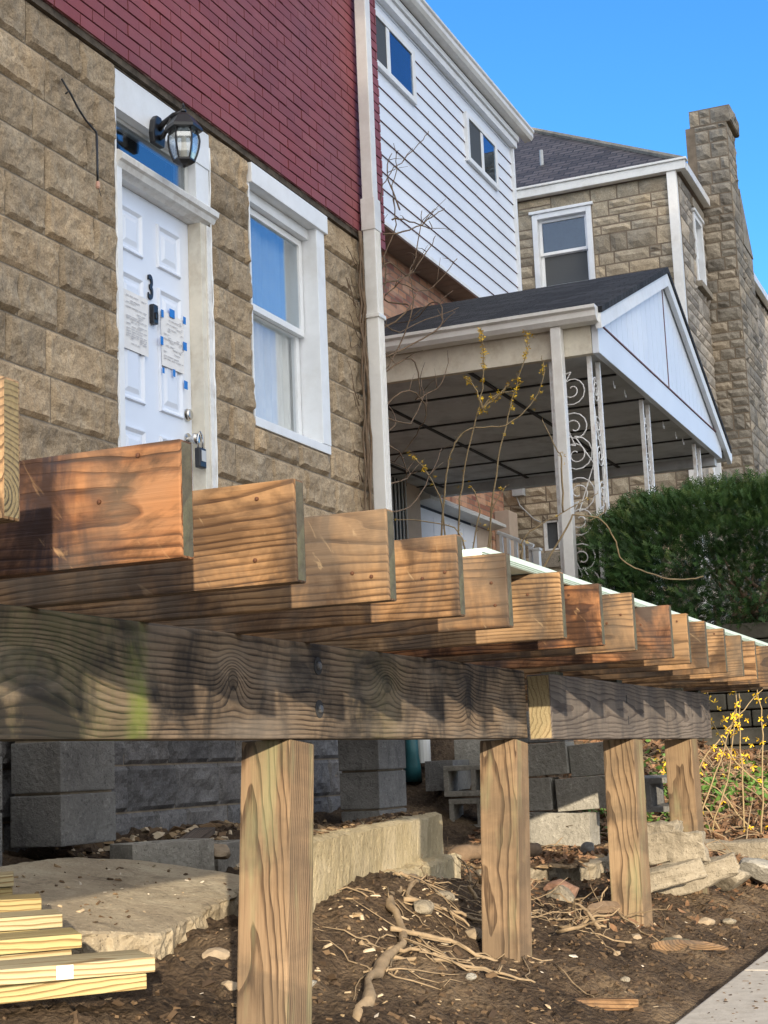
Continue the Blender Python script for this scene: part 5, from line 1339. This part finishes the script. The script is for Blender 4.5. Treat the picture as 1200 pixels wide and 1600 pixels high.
build(m, 'meter_box', 'meter', H, bevel=.01)
# eaves: fascia, gutter, corner downspout
m = MB(); m.box(XD-.17, 4.27, 9.06, XD-.04, 8.4, 9.20); m.box(XD-.20, 4.24, 9.20, XD-.04, 8.4, 9.24); build(m, 'front_gutter', 'alu', H, bevel=.01)
m = MB(); m.box(XD-.03, YD-.17, 9.062, 25.1, YD-.06, 9.20); m.box(26.95, YD-.17, 9.0, 34, YD-.06, 9.15); each(m, 'side_gutter', 'alu', H, bevel=.01)
m = MB(); m.box(XD-.05, YD-.05, 9.075, XD+.02, 8.4, 9.12); m.box(XD+.02, YD-.05, 9.075, 34, YD+.02, 9.12); build(m, 'eave_soffit', 'soffit', H)
m = MB(); m.box(XD-.14, YD+.0, 2.0, XD-.03, YD+.15, 9.07); build(m, 'downspout', 'alu', H, bevel=.008)
e0 = Vector((XD-.12, YD-.12, 9.20)); pk = Vector((27.25, 8.38, 12.17))
m = MB(); fr = Vector((XD-.12, 14, 9.20)); sd = Vector((36, YD-.12, 9.20)); bk = Vector((27.25, 14, 12.17)); br = Vector((36, 8.38, 12.17))
m.add([e0, fr, bk, pk], [(0, 1, 2, 3)]); m.add([e0, pk, br, sd], [(0, 1, 2, 3)])
m.add([e0-Vector((0, 0, .05)), fr-Vector((0, 0, .05)), bk-Vector((0, 0, .05)), pk-Vector((0, 0, .05)), sd-Vector((0, 0, .05)), br-Vector((0, 0, .05))], [(3, 2, 1, 0), (0, 4, 5, 3)])
build(m, 'hip_roof', 'slate', H)
m = MB(); m.tube([e0+Vector((0, 0, .03)), e0.lerp(pk, .5)+Vector((0, 0, .03)), pk+Vector((0, 0, .03))], .05, 6); build(m, 'hip_ridge', 'chim', H)
m = MB(); m.prism([(24.6, 9.0), (26.2, 10.02), (27.8, 9.0)], lambda p, q, c: (p, c, q), 4.55, 5.9); build(m, 'wing_roof', 'slate', H)
m = MB(); m.tube([(24.4, 6.95, 9.9), (24.4, 6.95, 10.35)], .035, 8); build(m, 'vent_pipe', 'meter', H)
# chimney with shoulders
m = MB(); XC = 25.2
fc = lambda u, v, h: (XC-h, u, v)
ashlar(m, fc, 3.90, 4.45, 1.9, 10.55, [], .055, .05, 55, .011, hs=(.14, .19, .23, .28), ws=(.18, .42))
ashlar(m, lambda u, v, h: (u, 3.90-h, v), XC, XC+1.7, 1.9, 8.6, [], .045, .12, 65, hs=(.2, .26, .3)); ashlar(m, lambda u, v, h: (u, 3.90-h, v), XC, XC+.75, 8.6, 10.55, [], .045, .1, 75, hs=(.2, .26, .3))
ashlar(m, fc, 3.82, 4.53, 10.56, 10.84, [], .05, .08, 58, hs=(.28,)); ashlar(m, lambda u, v, h: (u, 3.82-h, v), XC-.02, XC+.83, 10.56, 10.84, [], .05, .08, 59, hs=(.28,))
m.box(XC+.002, 3.902, 1.9, XC+.75, 4.6, 10.55, 1); m.box(XC+.75, 3.902, 1.9, XC+1.7, 4.6, 8.6, 1); m.box(XC, 3.83, 10.555, XC+.82, 4.52, 10.85, 1)
m.prism([(XC+.75, 8.6), (XC+1.7, 8.6), (XC+1.55, 8.75), (XC+.75, 9.6)], lambda p, q, c: (p, c, q), 3.88, 4.6)
build(m, 'chimney', ['chim', bpy.data.materials['dark_joint']], H)

# ------------------------------------------------------------------ added unseen tree behind the camera, crown sized to shade the house fronts
hb = Vector((-math.cos(SUN_AZ), -math.sin(SUN_AZ), 0)); qd = Vector((-math.sin(SUN_AZ), math.cos(SUN_AZ), 0))
TC = hb*40+qd*(-4.9)
TR = thing('added_shade_tree', (TC.x, TC.y, -.9), 'added unseen tree behind the viewer, its high crown set to shade the house fronts', 'tree')
random.seed(77); m = MB()
v = lambda z: z+math.tan(SUN_EL)*40      # height at the tree that shades height-line v
zb, zt = v(2.35), v(16.2)
for q in range(8500):
    a = random.uniform(-7.0, 6.6); zz = random.uniform(zb+.25, zt); d = random.uniform(-2, 2)
    p = TC+qd*a+hb*d; p.z = zz
    n_ = Vector((random.gauss(0, 1), random.gauss(0, 1), random.gauss(0, 1))).normalized(); u = n_.orthogonal().normalized(); w = n_.cross(u); s = random.uniform(.25, .55)
    m.add([p+u*s, p+w*s*.6, p-u*s, p-w*s*.6], [(0, 1, 2, 3)], 0, random.random()*.6)
build(m, 'crown', 'yew', TR, fixn=False)
m = MB(); t0 = TC+qd*-4.0
m.tube([(t0.x, t0.y, -1), (t0.x, t0.y, 6), (TC.x, TC.y, zb+2), (TC.x, TC.y, zt-1)], [.3, .25, .2, .1], 10); build(m, 'trunk', 'bark', TR, smooth=True)
